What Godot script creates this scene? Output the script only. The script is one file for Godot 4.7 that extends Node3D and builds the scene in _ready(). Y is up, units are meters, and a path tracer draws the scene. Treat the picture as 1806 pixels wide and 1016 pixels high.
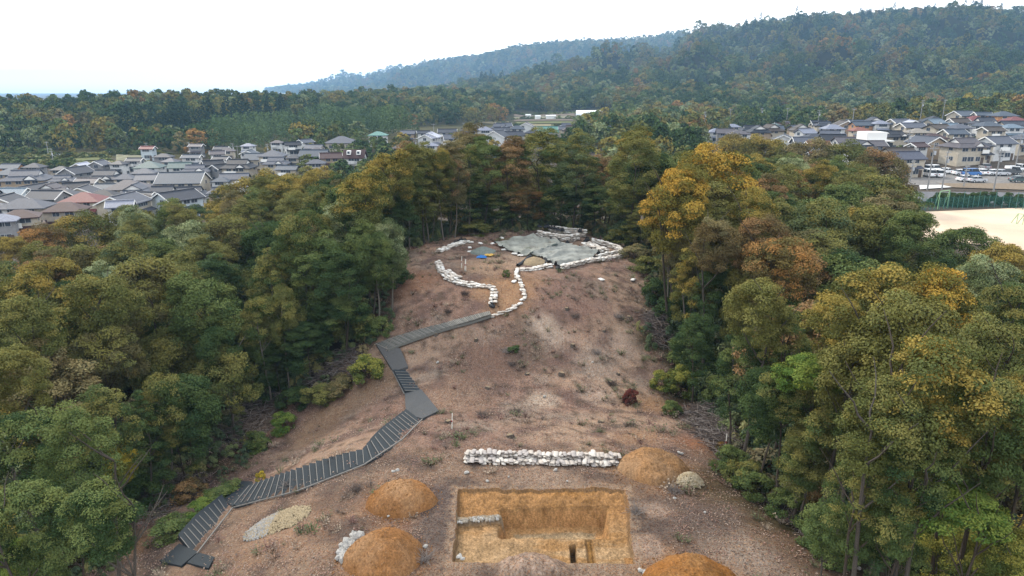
extends Node3D

# ------------------------------------------------------------------ world description
const AXIS := 1.7
var control: Array = [
	Vector3(-60, 1, -10),
	Vector3(-40, 0, -40),
	Vector3(-60, -1, -70),
	Vector3(-90, -3, -120),
	Vector3(-130, -4, -160),
	Vector3(-70, -3, -130),
	Vector3(-150, -8, -230),
	Vector3(-90, -8, -220),
	Vector3(-210, -8, -310),
	Vector3(-120, -6, -300),
	Vector3(-300, -2, -420),
	Vector3(-45, 0, -240),
	Vector3(-60, 3, -300),
	Vector3(-30, 5, -340),
	Vector3(0, 4, -330),
	Vector3(30, 3, -420),
	Vector3(-20, 2, -130),
	Vector3(0, 2, -160),
	Vector3(40, 3, -10),
	Vector3(35, 4, -40),
	Vector3(45, 5, -70),
	Vector3(60, 5, -100),
	Vector3(70, 5, -120),
	Vector3(100, 5, -150),
	Vector3(120, 5, -170),
	Vector3(150, 7, -200),
	Vector3(160, 10, -250),
	Vector3(90, 5, -250),
	Vector3(60, 4, -320),
	Vector3(220, 13, -280),
	Vector3(230, 9, -200),
	Vector3(0, 0, -600),
	Vector3(60, 3, -650),
	Vector3(-100, 5, -700),
	Vector3(200, 10, -900),
	Vector3(-500, 0, -900),
	Vector3(-800, -5, -1500),
	Vector3(0, 5, -1500),
	Vector3(-1000, -10, -4000),
	Vector3(500, 0, -4000),
	Vector3(0, 2, 100),
	Vector3(-100, 0, 50),
	Vector3(100, 4, 50)]
var ridges: Array = [
	[[1251, -970, 136.95, 750], [981, -1075, 142.5, 800], [814, -1179, 142.15, 850], [770, -1266, 153.18, 900], [731, -1371, 157.74, 950], [685, -1497, 162.2, 950], [631, -1654, 165.65, 620], [553, -1809, 161.37, 330], [388, -1609, 119.62, 230], [236, -1400, 77.31, 170], [130, -1236, 49.07, 140], [41, -1126, 30.17, 120]],
	[[551, -953, 76.64, 420], [358, -840, 46.57, 330], [227, -730, 24.99, 260], [133, -632, 12.46, 180]],
	[[608, -2655, 215.01, 900], [474, -2703, 198.87, 900], [313, -2754, 196.29, 850], [151, -2910, 195.79, 850], [-56, -3162, 167.11, 800], [-278, -3470, 157.11, 750], [-648, -4081, 111.69, 700], [-948, -4589, 68.2, 600], [-1461, -5403, 15.64, 500]],
	[[-483, -434, 11.87, 150], [-318, -445, 12.72, 150], [-295, -476, 11.92, 150], [-259, -487, 13.99, 150], [-234, -519, 15.43, 160], [-187, -560, 13.94, 160], [-143, -643, 14.32, 180], [-84, -747, 15.43, 200], [-1, -829, 9.73, 160]],
	[[-215, -1037, 10.49, 160], [-111, -987, 17.35, 170], [-17, -968, 22.48, 180], [75, -990, 24.84, 200], [176, -990, 26.34, 250]]]
var clearing_list: Array = [Vector2(-10.36, -73.57), Vector2(-11.45, -66.77), Vector2(-11.01, -60.47), Vector2(-10.8, -55.86), Vector2(-12.49, -54.28), Vector2(-14.28, -53.46), Vector2(-15.84, -51.89), Vector2(-20.21, -52.04), Vector2(-19.67, -46.56), Vector2(-19.42, -41.68), Vector2(-21.69, -40.66), Vector2(-22.8, -36.93), Vector2(-22.18, -32.17), Vector2(-18.5, -24), Vector2(-16, -5), Vector2(21, -5), Vector2(18.5, -22), Vector2(13.23, -25.48), Vector2(13.1, -27.65), Vector2(12.1, -30.22), Vector2(11.14, -33.87), Vector2(11.64, -39.3), Vector2(11.26, -45.54), Vector2(11.22, -49.64), Vector2(10.48, -53.27), Vector2(11.49, -56.47), Vector2(13, -62.03), Vector2(12.36, -71.17), Vector2(9.1, -79.62), Vector2(3.2, -81.85), Vector2(-4.86, -79.82)]
var clearing := PackedVector2Array()
const HOLE_X0 := -4.3
const HOLE_X1 := 7.5
const HOLE_Z0 := -33.4
const HOLE_Z1 := -24.4

var rng := RandomNumberGenerator.new()
var noise := FastNoiseLite.new()
var noise_b := FastNoiseLite.new()
var used_names := {}
var mats := {}

func ss(a: float, b: float, t: float) -> float:
	return smoothstep(a, b, t)

func base_height(x: float, d: float) -> float:
	var num := 0.0
	var den := 0.0
	for c: Vector3 in control:
		var s: float = 0.3 * absf(c.z) + 25.0
		var ex: float = x - c.x
		var ed: float = d + c.z
		var w: float = 0.06 + (ex * ex + ed * ed) / (s * s)
		w = 1.0 / (w * w)
		num += w * c.y
		den += w
	return num / den

func ridge_height(x: float, d: float) -> float:
	var out := 0.0
	for poly: Array in ridges:
		for i in poly.size() - 1:
			var a: Array = poly[i]
			var b: Array = poly[i + 1]
			var ax: float = a[0]
			var ad: float = -a[1]
			var dx: float = b[0] - ax
			var dd: float = -b[1] - ad
			var t: float = clampf(((x - ax) * dx + (d - ad) * dd) / (dx * dx + dd * dd), 0.0, 1.0)
			var run: float = lerpf(a[3], b[3], t)
			var ex: float = x - ax - t * dx
			var ed: float = d - ad - t * dd
			var q: float = sqrt(ex * ex + ed * ed) / run
			if q < 1.0:
				out = maxf(out, lerpf(a[2], b[2], t) * (1.0 - q) * (1.0 + 0.55 * q * (1.0 - q)))
	return out

func interp(t: float, xs: Array, ys: Array) -> float:
	if t <= xs[0]:
		return ys[0]
	for i in xs.size() - 1:
		if t <= xs[i + 1]:
			return lerpf(ys[i], ys[i + 1], (t - xs[i]) / (xs[i + 1] - xs[i]))
	return ys[-1]

func ground(x: float, z: float) -> float:
	var d := -z
	var b := base_height(x, d)
	if d > 180.0:
		var f := ss(180.0, 330.0, d)
		var rd := ridge_height(x, d)
		# spurs and hollows of the hillsides
		if rd > 14.0:
			rd += ((noise.get_noise_2d(x * 0.16, d * 0.16) - 0.25) * 60.0 + (noise.get_noise_2d(x * 0.06 + 90.0, d * 0.06) - 0.2) * 60.0) * clampf((rd - 14.0) / 70.0, 0.0, 1.0) * clampf((155.0 - rd) / 50.0, 0.06, 1.0)
		b = maxf(b, f * rd + (1.0 - f) * b)
	if d < 4.0 or d > 115.0 or absf(x) > 50.0:
		return b
	var h1 := b
	if d < 72.0:
		var cr := interp(d, [4, 14, 20, 37, 44, 49, 61, 66], [1.0, 5.4, 6, 6, 5.0, 5.7, 9.3, 9.6])
		var w := interp(d, [14, 30, 38, 44, 52, 60], [8, 7.5, 7, 5.5, 5, 6])
		var run := interp(d, [20, 38, 46, 60], [20, 18, 15, 14])
		h1 = b + maxf(0.0, cr - b) * (1.0 - ss(w, w + run, absf(x - AXIS)))
	var r := Vector2(x - AXIS, d - 70.5).length()
	var h2 := b + (10.0 - b) * (1.0 - ss(9.5, 32.0, r)) + 0.35 * clampf(1.0 - r / 9.0, 0.0, 1.0)
	return maxf(h1, h2)

func gp(p: Vector2, up := 0.0) -> Vector3:
	return Vector3(p.x, ground(p.x, p.y) + up, p.y)

func edge_distance(p: Vector2, poly: PackedVector2Array) -> float:   # positive inside
	var m := 1e9
	for i in poly.size():
		var c := Geometry2D.get_closest_point_to_segment(p, poly[i], poly[(i + 1) % poly.size()])
		m = minf(m, c.distance_to(p))
	return m if Geometry2D.is_point_in_polygon(p, poly) else -m

# ------------------------------------------------------------------ mesh building
class MB:
	var v := PackedVector3Array()
	var n := PackedVector3Array()
	var c := PackedColorArray()
	var uv := PackedVector2Array()
	var ix := PackedInt32Array()
	func tri(a: Vector3, b: Vector3, d: Vector3) -> void:      # counter-clockwise seen from outside
		var k := v.size()
		v.append(a); v.append(b); v.append(d)
		ix.append(k); ix.append(k + 2); ix.append(k + 1)
	func quad(a: Vector3, b: Vector3, d: Vector3, e: Vector3) -> void:
		var k := v.size()
		v.append(a); v.append(b); v.append(d); v.append(e)
		ix.append(k); ix.append(k + 2); ix.append(k + 1)
		ix.append(k); ix.append(k + 3); ix.append(k + 2)
	func hexa(p: Array) -> void:      # 0-3 bottom counter-clockwise from above, 4-7 top
		quad(p[4], p[5], p[6], p[7])
		quad(p[3], p[2], p[1], p[0])
		for i in 4:
			var j := (i + 1) % 4
			quad(p[i], p[j], p[j + 4], p[i + 4])
	func box(at: Vector3, s: Vector3, b := Basis()) -> void:
		var h := s * 0.5
		var p := []
		for y in [-1, 1]:
			for q in [[-1, 1], [1, 1], [1, -1], [-1, -1]]:
				p.append(at + b * Vector3(q[0] * h.x, y * h.y, q[1] * h.z))
		hexa(p)
	func tube(pts: Array, rad: Array, sides := 6) -> void:     # smooth, open ended with a cap
		var rings := []
		var side := Vector3.RIGHT
		for i in pts.size():
			var t: Vector3 = (pts[mini(i + 1, pts.size() - 1)] - pts[maxi(i - 1, 0)]).normalized()
			if i == 0:
				side = t.cross(Vector3(0.31, 0.2, 0.93)).normalized()
			else:
				side = (side - t * side.dot(t)).normalized()
			var up := t.cross(side)
			var k := v.size()
			for s in sides:
				var a := TAU * s / sides
				var dir := side * cos(a) + up * sin(a)
				v.append(pts[i] + dir * rad[i]); n.append(dir)
			rings.append(k)
		for i in pts.size() - 1:
			for s in sides:
				var a: int = rings[i] + s
				var b: int = rings[i] + (s + 1) % sides
				var d: int = rings[i + 1] + s
				var e: int = rings[i + 1] + (s + 1) % sides
				ix.append(a); ix.append(e); ix.append(b)
				ix.append(a); ix.append(d); ix.append(e)
		var last: int = rings[-1]
		for s in range(1, sides - 1):
			ix.append(last); ix.append(last + s + 1); ix.append(last + s)
	func into(m: ArrayMesh, mat: Material) -> ArrayMesh:
		var a := []
		a.resize(Mesh.ARRAY_MAX)
		a[Mesh.ARRAY_VERTEX] = v
		if n.size() == v.size():
			a[Mesh.ARRAY_NORMAL] = n
		if c.size() == v.size():
			a[Mesh.ARRAY_COLOR] = c
		if uv.size() == v.size():
			a[Mesh.ARRAY_TEX_UV] = uv
		a[Mesh.ARRAY_INDEX] = ix
		m.add_surface_from_arrays(Mesh.PRIMITIVE_TRIANGLES, a)
		if mat:
			m.surface_set_material(m.get_surface_count() - 1, mat)
		return m
	func mesh(mat: Material = null) -> ArrayMesh:
		return into(ArrayMesh.new(), mat)

# ------------------------------------------------------------------ naming
func numbered(called: String) -> String:
	var k: int = used_names.get(called, 0)
	used_names[called] = k + 1
	return called if k == 0 else "%s_%03d" % [called, k]

func thing(called: String, label: String, category: String, at := Vector3.ZERO, turn := 0.0, group := "") -> Node3D:
	var o := Node3D.new()
	o.name = numbered(called)
	add_child(o)
	o.position = at
	o.rotation.y = turn
	o.set_meta("label", label)
	o.set_meta("category", category)
	if group:
		o.set_meta("group", group)
	return o

func part(called: String, mesh: Mesh, parent: Node3D, at := Vector3.ZERO, mat: Material = null) -> MeshInstance3D:
	var o := MeshInstance3D.new()
	var k := 0
	var nm := called
	while parent.has_node(nm):
		k += 1
		nm = "%s_%03d" % [called, k]
	o.name = nm
	o.mesh = mesh
	if mat:
		for i in mesh.get_surface_count():
			o.set_surface_override_material(i, mat)
	o.position = at
	parent.add_child(o)
	return o

func many(called: String, mesh: Mesh, parent: Node3D, xf: Transform3D, index: int, mat: Material = null) -> MeshInstance3D:
	var o := MeshInstance3D.new()
	o.name = called if index == 0 else "%s_%03d" % [called, index]
	o.mesh = mesh
	if mat:
		o.set_surface_override_material(0, mat)
	o.transform = xf
	parent.add_child(o)
	return o

func setting(called: String, mesh: Mesh, kind := "structure", label := "") -> MeshInstance3D:
	var o := MeshInstance3D.new()
	o.name = numbered(called)
	o.mesh = mesh
	o.set_meta("kind", kind)
	if label:
		o.set_meta("label", label)
	add_child(o)
	return o

func scatter(called: String, mesh: Mesh, xf: Array, cols: Array, label: String, category: String, parent: Node3D = null) -> void:
	if xf.is_empty():
		return
	var mm := MultiMesh.new()
	mm.transform_format = MultiMesh.TRANSFORM_3D
	mm.use_colors = not cols.is_empty()
	mm.mesh = mesh
	mm.instance_count = xf.size()
	for i in xf.size():
		mm.set_instance_transform(i, xf[i])
		if mm.use_colors:
			mm.set_instance_color(i, cols[i])
	var o := MultiMeshInstance3D.new()
	o.multimesh = mm
	o.set_meta("kind", "stuff")
	if parent:
		o.name = called
		parent.add_child(o)
		return
	o.name = numbered(called)
	o.set_meta("label", label)
	o.set_meta("category", category)
	add_child(o)

const ORDINAL := ["first", "second", "third", "fourth", "fifth", "sixth", "seventh", "eighth", "ninth", "tenth", "eleventh", "twelfth"]
func ordinal(k: int) -> String:
	if k < 12:
		return ORDINAL[k]
	var s := "%d" % (k + 1)
	var e := (k + 1) % 10
	return s + ("st" if e == 1 and (k + 1) % 100 != 11 else "nd" if e == 2 and (k + 1) % 100 != 12 else "rd" if e == 3 and (k + 1) % 100 != 13 else "th")

func single_out(list: Array) -> void:      # things that share a description are told apart by their order from left to right
	var by := {}
	for o: Node3D in list:
		var l: String = o.get_meta("label")
		if not by.has(l):
			by[l] = []
		by[l].append(o)
	for l: String in by:
		var a: Array = by[l]
		if a.size() == 1:
			continue
		a.sort_custom(func(p, q): return p.position.x / -p.position.z < q.position.x / -q.position.z)
		for i in a.size():
			a[i].set_meta("label", "%s, %s from left" % [l, ordinal(i)])

# ------------------------------------------------------------------ materials
func lin(r: float, g: float, b: float) -> Color:
	return Color(r, g, b).linear_to_srgb()

func mat(key: String, r: float, g: float, b: float, rough := 0.85, tex: Texture2D = null, scale := 1.0) -> StandardMaterial3D:
	if mats.has(key):
		return mats[key]
	var m := StandardMaterial3D.new()
	m.resource_name = key
	m.albedo_color = lin(r, g, b)
	m.roughness = rough
	m.metallic_specular = 0.3
	if tex:
		m.albedo_texture = tex
		m.uv1_triplanar = true
		m.uv1_world_triplanar = true
		m.uv1_scale = Vector3.ONE * scale
	mats[key] = m
	return m

func noise_image(size: int, freq: float, lo: float, hi: float, sd: int, oct := 5) -> ImageTexture:
	var f := FastNoiseLite.new()
	f.seed = sd
	f.frequency = freq
	f.fractal_octaves = oct
	f.fractal_gain = 0.62
	var im := f.get_seamless_image(size, size, false, false, 0.15, true)
	im.convert(Image.FORMAT_RGB8)
	var out := Image.create(size, size, false, Image.FORMAT_RGB8)
	for y in size:
		for x in size:
			var t := lerpf(lo, hi, im.get_pixel(x, y).r)
			out.set_pixel(x, y, Color(t, t, t))
	return ImageTexture.create_from_image(out)

func soil_image() -> ImageTexture:      # dug clay: soft blotches, crumbs and grit
	var s := 512
	var im := Image.create(s, s, false, Image.FORMAT_RGB8)
	var f := FastNoiseLite.new()
	f.seed = 41
	f.frequency = 0.03
	f.fractal_octaves = 6
	var base := f.get_seamless_image(s, s, false, false, 0.15, true)
	var r := RandomNumberGenerator.new()
	r.seed = 8
	for y in s:
		for x in s:
			var t := 0.52 + 0.42 * base.get_pixel(x, y).r + r.randf_range(-0.07, 0.05)
			im.set_pixel(x, y, Color(t, t * 0.985, t * 0.96))
	for k in 1500:
		var t := r.randf_range(0.5, 0.68) if r.randf() < 0.6 else r.randf_range(0.88, 0.98)
		var cx := r.randi() % s
		var cy := r.randi() % s
		var q := r.randi_range(1, 4)
		for j in range(-q, q + 1):
			for i in range(-q, q + 1):
				if i * i + j * j <= q * q:
					im.set_pixel(posmod(cx + i, s), posmod(cy + j, s), Color(t, t * 0.97, t * 0.93))
	return ImageTexture.create_from_image(im)

func litter_image() -> ImageTexture:      # fallen leaves, stalks and crumbs seen from above: greys and browns that multiply the ground colour
	var s := 1024
	var im := Image.create(s, s, false, Image.FORMAT_RGB8)
	im.fill(Color(0.72, 0.70, 0.69))
	var r := RandomNumberGenerator.new()
	r.seed = 5
	var f := FastNoiseLite.new()
	f.seed = 3
	f.frequency = 0.02
	var base := f.get_seamless_image(s, s, false, false, 0.15, true)
	for y in s:
		for x in s:
			var t := 0.6 + 0.25 * base.get_pixel(x, y).r + r.randf_range(-0.05, 0.05)
			im.set_pixel(x, y, Color(t, t * 0.98, t * 0.97))
	var tones := [Color(0.90, 0.80, 0.70), Color(0.80, 0.67, 0.57), Color(0.56, 0.47, 0.44), Color(0.42, 0.36, 0.35), Color(0.72, 0.62, 0.58), Color(0.68, 0.56, 0.48), Color(0.5, 0.43, 0.37)]
	for k in 15000:
		var col: Color = tones[r.randi() % tones.size()]
		var x := r.randf() * s
		var y := r.randf() * s
		var a := r.randf() * TAU
		var len := r.randi_range(4, 15)
		var wide := r.randi_range(1, 5) if r.randf() < 0.6 else 1
		for i in len:
			var hw := int(wide * sin(PI * (i + 0.5) / len) + 0.6)
			for j in range(-hw, hw + 1):
				var px := int(x + cos(a) * i - sin(a) * j)
				var py := int(y + sin(a) * i + cos(a) * j)
				im.set_pixel(posmod(px, s), posmod(py, s), col)
	return ImageTexture.create_from_image(im)

# palettes of foliage: base, tip (linear reflectances)
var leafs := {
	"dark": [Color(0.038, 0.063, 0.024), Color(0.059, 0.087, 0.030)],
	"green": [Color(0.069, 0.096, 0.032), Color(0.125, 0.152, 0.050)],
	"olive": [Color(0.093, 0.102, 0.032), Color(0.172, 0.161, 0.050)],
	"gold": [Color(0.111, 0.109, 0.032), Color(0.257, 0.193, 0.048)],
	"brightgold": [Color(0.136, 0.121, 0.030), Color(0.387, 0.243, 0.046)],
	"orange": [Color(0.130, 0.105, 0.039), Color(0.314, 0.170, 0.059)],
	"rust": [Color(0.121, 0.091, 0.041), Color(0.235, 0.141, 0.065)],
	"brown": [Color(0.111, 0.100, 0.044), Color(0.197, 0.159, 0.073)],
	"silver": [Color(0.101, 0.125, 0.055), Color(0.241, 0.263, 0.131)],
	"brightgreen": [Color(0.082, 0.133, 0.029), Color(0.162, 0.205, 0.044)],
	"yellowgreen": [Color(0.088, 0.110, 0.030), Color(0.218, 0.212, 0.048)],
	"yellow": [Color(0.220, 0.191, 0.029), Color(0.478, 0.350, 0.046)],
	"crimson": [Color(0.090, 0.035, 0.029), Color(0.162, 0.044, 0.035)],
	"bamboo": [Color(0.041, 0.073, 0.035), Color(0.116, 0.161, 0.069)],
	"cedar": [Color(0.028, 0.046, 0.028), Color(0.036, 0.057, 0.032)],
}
const WORDS := {"dark": "dark evergreen", "green": "mid-green", "olive": "olive-green", "gold": "gold-tipped green", "brightgold": "bright golden", "orange": "orange-tinted", "rust": "rusty brown", "brown": "brownish olive", "silver": "silvery grey-green", "brightgreen": "fresh green", "yellowgreen": "yellow-green", "yellow": "bright yellow", "crimson": "dark crimson", "cedar": "dark conifer", "bamboo": "bamboo"}

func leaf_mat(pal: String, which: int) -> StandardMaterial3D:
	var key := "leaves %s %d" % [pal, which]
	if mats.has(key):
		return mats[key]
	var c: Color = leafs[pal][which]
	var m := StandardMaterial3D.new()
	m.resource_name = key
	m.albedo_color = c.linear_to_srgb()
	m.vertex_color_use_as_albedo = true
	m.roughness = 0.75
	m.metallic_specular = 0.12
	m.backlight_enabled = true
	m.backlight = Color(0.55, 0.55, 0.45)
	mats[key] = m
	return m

# ------------------------------------------------------------------ trees
func add_leaf(mb: MB, p: Vector3, nrm: Vector3, len: float, r: RandomNumberGenerator, col: Color) -> void:
	var t := nrm.cross(Vector3(r.randf_range(-1, 1), r.randf_range(-1, 1), r.randf_range(-1, 1))).normalized()
	var b := nrm.cross(t)
	var k := mb.v.size()
	mb.v.append(p - t * len * 0.5)
	mb.v.append(p + b * len * 0.33 + nrm * len * 0.1)
	mb.v.append(p + t * len * 0.5)
	mb.v.append(p - b * len * 0.33 + nrm * len * 0.1)
	for i in 4:
		mb.c.append(col)
	mb.ix.append(k); mb.ix.append(k + 1); mb.ix.append(k + 2)
	mb.ix.append(k); mb.ix.append(k + 2); mb.ix.append(k + 3)

# crown of radius 3.5 m about its own centre; surfaces: 0 inner and lower leaves, 1 outer tips
func crown(shape: String, sd: int, leaves := 340, size := 0.16, lobes := 8, clumps := 10) -> ArrayMesh:
	var r := RandomNumberGenerator.new()
	r.seed = sd
	var inner := MB.new()
	var tips := MB.new()
	var spots := []      # centre, radius, flatness
	if shape == "conifer":
		for k in 46:
			var h := (k + 0.5) / 46.0
			var rad := 3.2 * pow(1.0 - h, 0.8) + 0.2
			var a := k * 2.4 + r.randf() * 0.6
			var q := rad * sqrt(r.randf_range(0.3, 1.0))
			spots.append([Vector3(cos(a) * q, lerpf(-6.5, 7.4, h) - q * 0.35, sin(a) * q), 0.45 + 0.5 * (1.0 - h), 0.55])
	else:
		var sq := Vector3(1, 1.0, 1)
		if shape == "tall":
			sq = Vector3(0.95, 1.65, 0.95)
		elif shape == "flat":
			sq = Vector3(1.05, 0.5, 1.05)
		elif shape == "bush":
			sq = Vector3(1, 0.75, 1)
		for l in lobes:
			var a := l * TAU * 0.382 + r.randf() * 0.8
			var el := lerpf(1.4, -0.75, (l + r.randf() * 0.5) / lobes)
			var q := 0.52 * r.randf_range(0.75, 1.15) * (1.0 if shape != "bush" else r.randf_range(0.8, 1.7))
			var lc := Vector3(cos(a) * cos(el), sin(el), sin(a) * cos(el)) * q
			var lr := r.randf_range(0.36, 0.56)
			for k in clumps:
				var dv := Vector3(r.randfn(), r.randfn(), r.randfn()).normalized()
				dv = (dv + lc.normalized() * 0.8 + Vector3(0, 0.35, 0)).normalized()
				var p := (lc + dv * lr * r.randf_range(0.75, 1.12)) * 3.5 * sq
				spots.append([p, (r.randf_range(0.55, 1.1) if shape != "bush" else r.randf_range(0.6, 1.2)), 0.6 if shape != "flat" else 0.35])
	var top := -99.0
	var low := 99.0
	var wide := 0.0
	for s in spots:
		top = maxf(top, s[0].y + s[1] * s[2])
		low = minf(low, s[0].y - s[1] * s[2])
		wide += Vector2(s[0].x, s[0].z).length() + s[1]
	if shape != "conifer":      # bring it to its nominal size
		wide = 0.0
		for s in spots:
			wide = maxf(wide, Vector2(s[0].x, s[0].z).length() + s[1] * 0.8)
		var half: float = 3.5 * ({"broad": 1.0, "tall": 1.7, "flat": 0.5, "bush": 0.8}[shape] as float)
		for s in spots:
			s[0] = Vector3(s[0].x * 3.5 / wide, (s[0].y - (top + low) * 0.5) / (top - low) * 2.0 * half, s[0].z * 3.5 / wide)
		top = half
		low = -half
	for s in spots:
		var c: Vector3 = s[0]
		var rc: float = s[1]
		var hh := (c.y - low) / (top - low)
		var out := (c * Vector3(1, 0.8, 1)).normalized()
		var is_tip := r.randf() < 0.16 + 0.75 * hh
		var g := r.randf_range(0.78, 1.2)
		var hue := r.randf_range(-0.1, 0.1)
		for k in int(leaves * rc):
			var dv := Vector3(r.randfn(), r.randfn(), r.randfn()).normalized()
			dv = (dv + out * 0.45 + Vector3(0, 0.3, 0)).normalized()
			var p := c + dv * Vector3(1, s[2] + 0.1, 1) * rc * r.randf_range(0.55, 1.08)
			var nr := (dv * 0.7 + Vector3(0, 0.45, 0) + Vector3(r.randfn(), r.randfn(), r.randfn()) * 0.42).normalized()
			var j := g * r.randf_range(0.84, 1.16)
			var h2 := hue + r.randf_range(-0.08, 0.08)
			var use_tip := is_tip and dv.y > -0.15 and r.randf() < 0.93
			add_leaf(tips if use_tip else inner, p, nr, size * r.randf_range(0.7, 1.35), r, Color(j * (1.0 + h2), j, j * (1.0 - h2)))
	var m := ArrayMesh.new()
	inner.into(m, null)
	tips.into(m, null)
	return m

func trunk_mesh(sd: int) -> ArrayMesh:      # 10 m to the middle of the crown
	var r := RandomNumberGenerator.new()
	r.seed = sd
	var mb := MB.new()
	var pts := []
	var rad := []
	var p := Vector3(0, -0.6, 0)
	var lean := Vector3(r.randf_range(-0.09, 0.09), 1, r.randf_range(-0.09, 0.09))
	for i in 8:
		pts.append(p)
		rad.append(lerpf(0.125, 0.04, i / 7.0) * (1.35 if i == 0 else 1.0))
		p += (lean + Vector3(r.randf_range(-0.06, 0.06), 0, r.randf_range(-0.06, 0.06))) * 1.5
	mb.tube(pts, rad, 7)
	for k in 7:
		var at: int = 5 + k % 3
		var a := k * 2.4 + r.randf()
		var q: Vector3 = pts[at]
		var dv := Vector3(cos(a), 1.0 + r.randf() * 0.6, sin(a)).normalized()
		var lp := []
		var lr := []
		for i in 5:
			lp.append(q)
			lr.append(lerpf(0.045, 0.012, i / 4.0))
			q += (dv + Vector3(r.randf_range(-0.25, 0.25), r.randf_range(-0.1, 0.25), r.randf_range(-0.25, 0.25))) * 0.6
		mb.tube(lp, lr, 5)
	return mb.mesh()

var crowns := {}      # shape -> list of meshes
var trunks: Array = []
var bark: Array = []
var crown_use := {}

func landmark(p: Vector2) -> String:
	if p.y < -84.0 and absf(p.x - 4.0) < 24.0:
		return "in the wood behind the tarpaulin"
	var best := ""
	var bd := 1e9
	var spots := [
		[Vector2(-18, -84), "behind the back left sandbags"], [Vector2(-17, -66), "beside the upper end of the left wood"], [Vector2(-16, -56), "by the foot of the boardwalk ramp"],
		[Vector2(-17, -45), "above the brush beside the stairway"], [Vector2(-22, -36), "beside the stairway's bent landing"], [Vector2(-24, -29), "by the bottom of the stairway"],
		[Vector2(-36, -40), "deep in the left wood"], [Vector2(-40, -62), "in the left wood towards the town"], [Vector2(-35, -84), "beside the left-hand town"],
		[Vector2(19, -74), "right of the tarpaulin"], [Vector2(18, -58), "beside the mound's bare right flank"], [Vector2(16, -44), "above the brush right of the mound"],
		[Vector2(17, -33), "beside the spoil heap with cream gravel"], [Vector2(20, -27), "right of the trench"], [Vector2(30, -36), "deep in the right wood"],
		[Vector2(38, -55), "in the wood below the playing field"], [Vector2(45, -80), "beside the sandy playing field"], [Vector2(32, -95), "in the wood before the right-hand houses"]]
	for s in spots:
		var dd: float = p.distance_to(s[0])
		if dd < bd:
			bd = dd
			best = s[1]
	return best

func put_tree(pal: String, shape: String, x: float, z: float, ht: float, rad: float) -> Node3D:
	var list: Array = crowns["broad" if shape == "slim" else shape]
	var y := ground(x, z)
	var size_word := "tall" if ht >= 13.0 else "small" if ht < 9.5 else "mid-sized"
	var shape_word: String = {"broad": "round tree", "tall": "narrow tree", "flat": "flat-topped tree", "conifer": "conifer", "slim": "bare-trunked tree"}[shape]
	var l := "%s %s %s %s" % [size_word, WORDS[pal], shape_word, landmark(Vector2(x, z))]
	var o := thing("conifer_tree" if shape == "conifer" else "broadleaf_tree", l, "tree", Vector3(x, y, z), rng.randf() * TAU, "trees " + landmark(Vector2(x, z)))
	# each palette keeps to a few of the crown variants
	var k: int = (hash(pal) + rng.randi_range(0, 2)) % list.size()
	var turns: Array = {"dark": ["dark", "green"], "green": ["green", "olive", "olive"], "olive": ["olive", "olive", "gold"], "gold": ["gold", "gold", "olive"], "brown": ["brown", "olive", "rust"], "silver": ["silver", "silver", "olive"], "orange": ["orange", "gold"], "rust": ["rust", "orange", "brown"]}.get(pal, [pal])
	var tip: String = turns[rng.randi() % turns.size()]
	var s := rad / 3.5
	var asp: float = {"broad": 1.0, "tall": 1.7, "flat": 0.5, "conifer": 2.1, "slim": 1.3}[shape]
	var cy := ht - rad * asp
	var sy := s
	if shape == "conifer":
		sy = ht * 0.85 / 15.0
		cy = ht * 0.55
	elif shape == "slim":
		sy = 0.75
		cy = ht - 2.4
	elif shape == "tall":
		sy = minf(s, ht * 0.32 / (3.5 * 1.7) * 1.15)
		cy = ht - 3.5 * sy * 1.7
	var t := part("trunk", trunks[rng.randi() % trunks.size()], o, Vector3.ZERO, bark[rng.randi() % 2 if shape != "slim" else 2])
	var th := maxf(cy + rad * asp * 0.1, 2.0) / 10.0
	t.scale = Vector3(ht / 12.0, th, ht / 12.0) if shape != "slim" else Vector3(0.75, th, 0.75)
	var c := part("crown", list[k], o, Vector3(0, cy, 0))
	c.scale = Vector3(s, sy, s)
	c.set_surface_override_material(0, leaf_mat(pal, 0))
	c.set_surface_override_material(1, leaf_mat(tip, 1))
	return o

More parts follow.
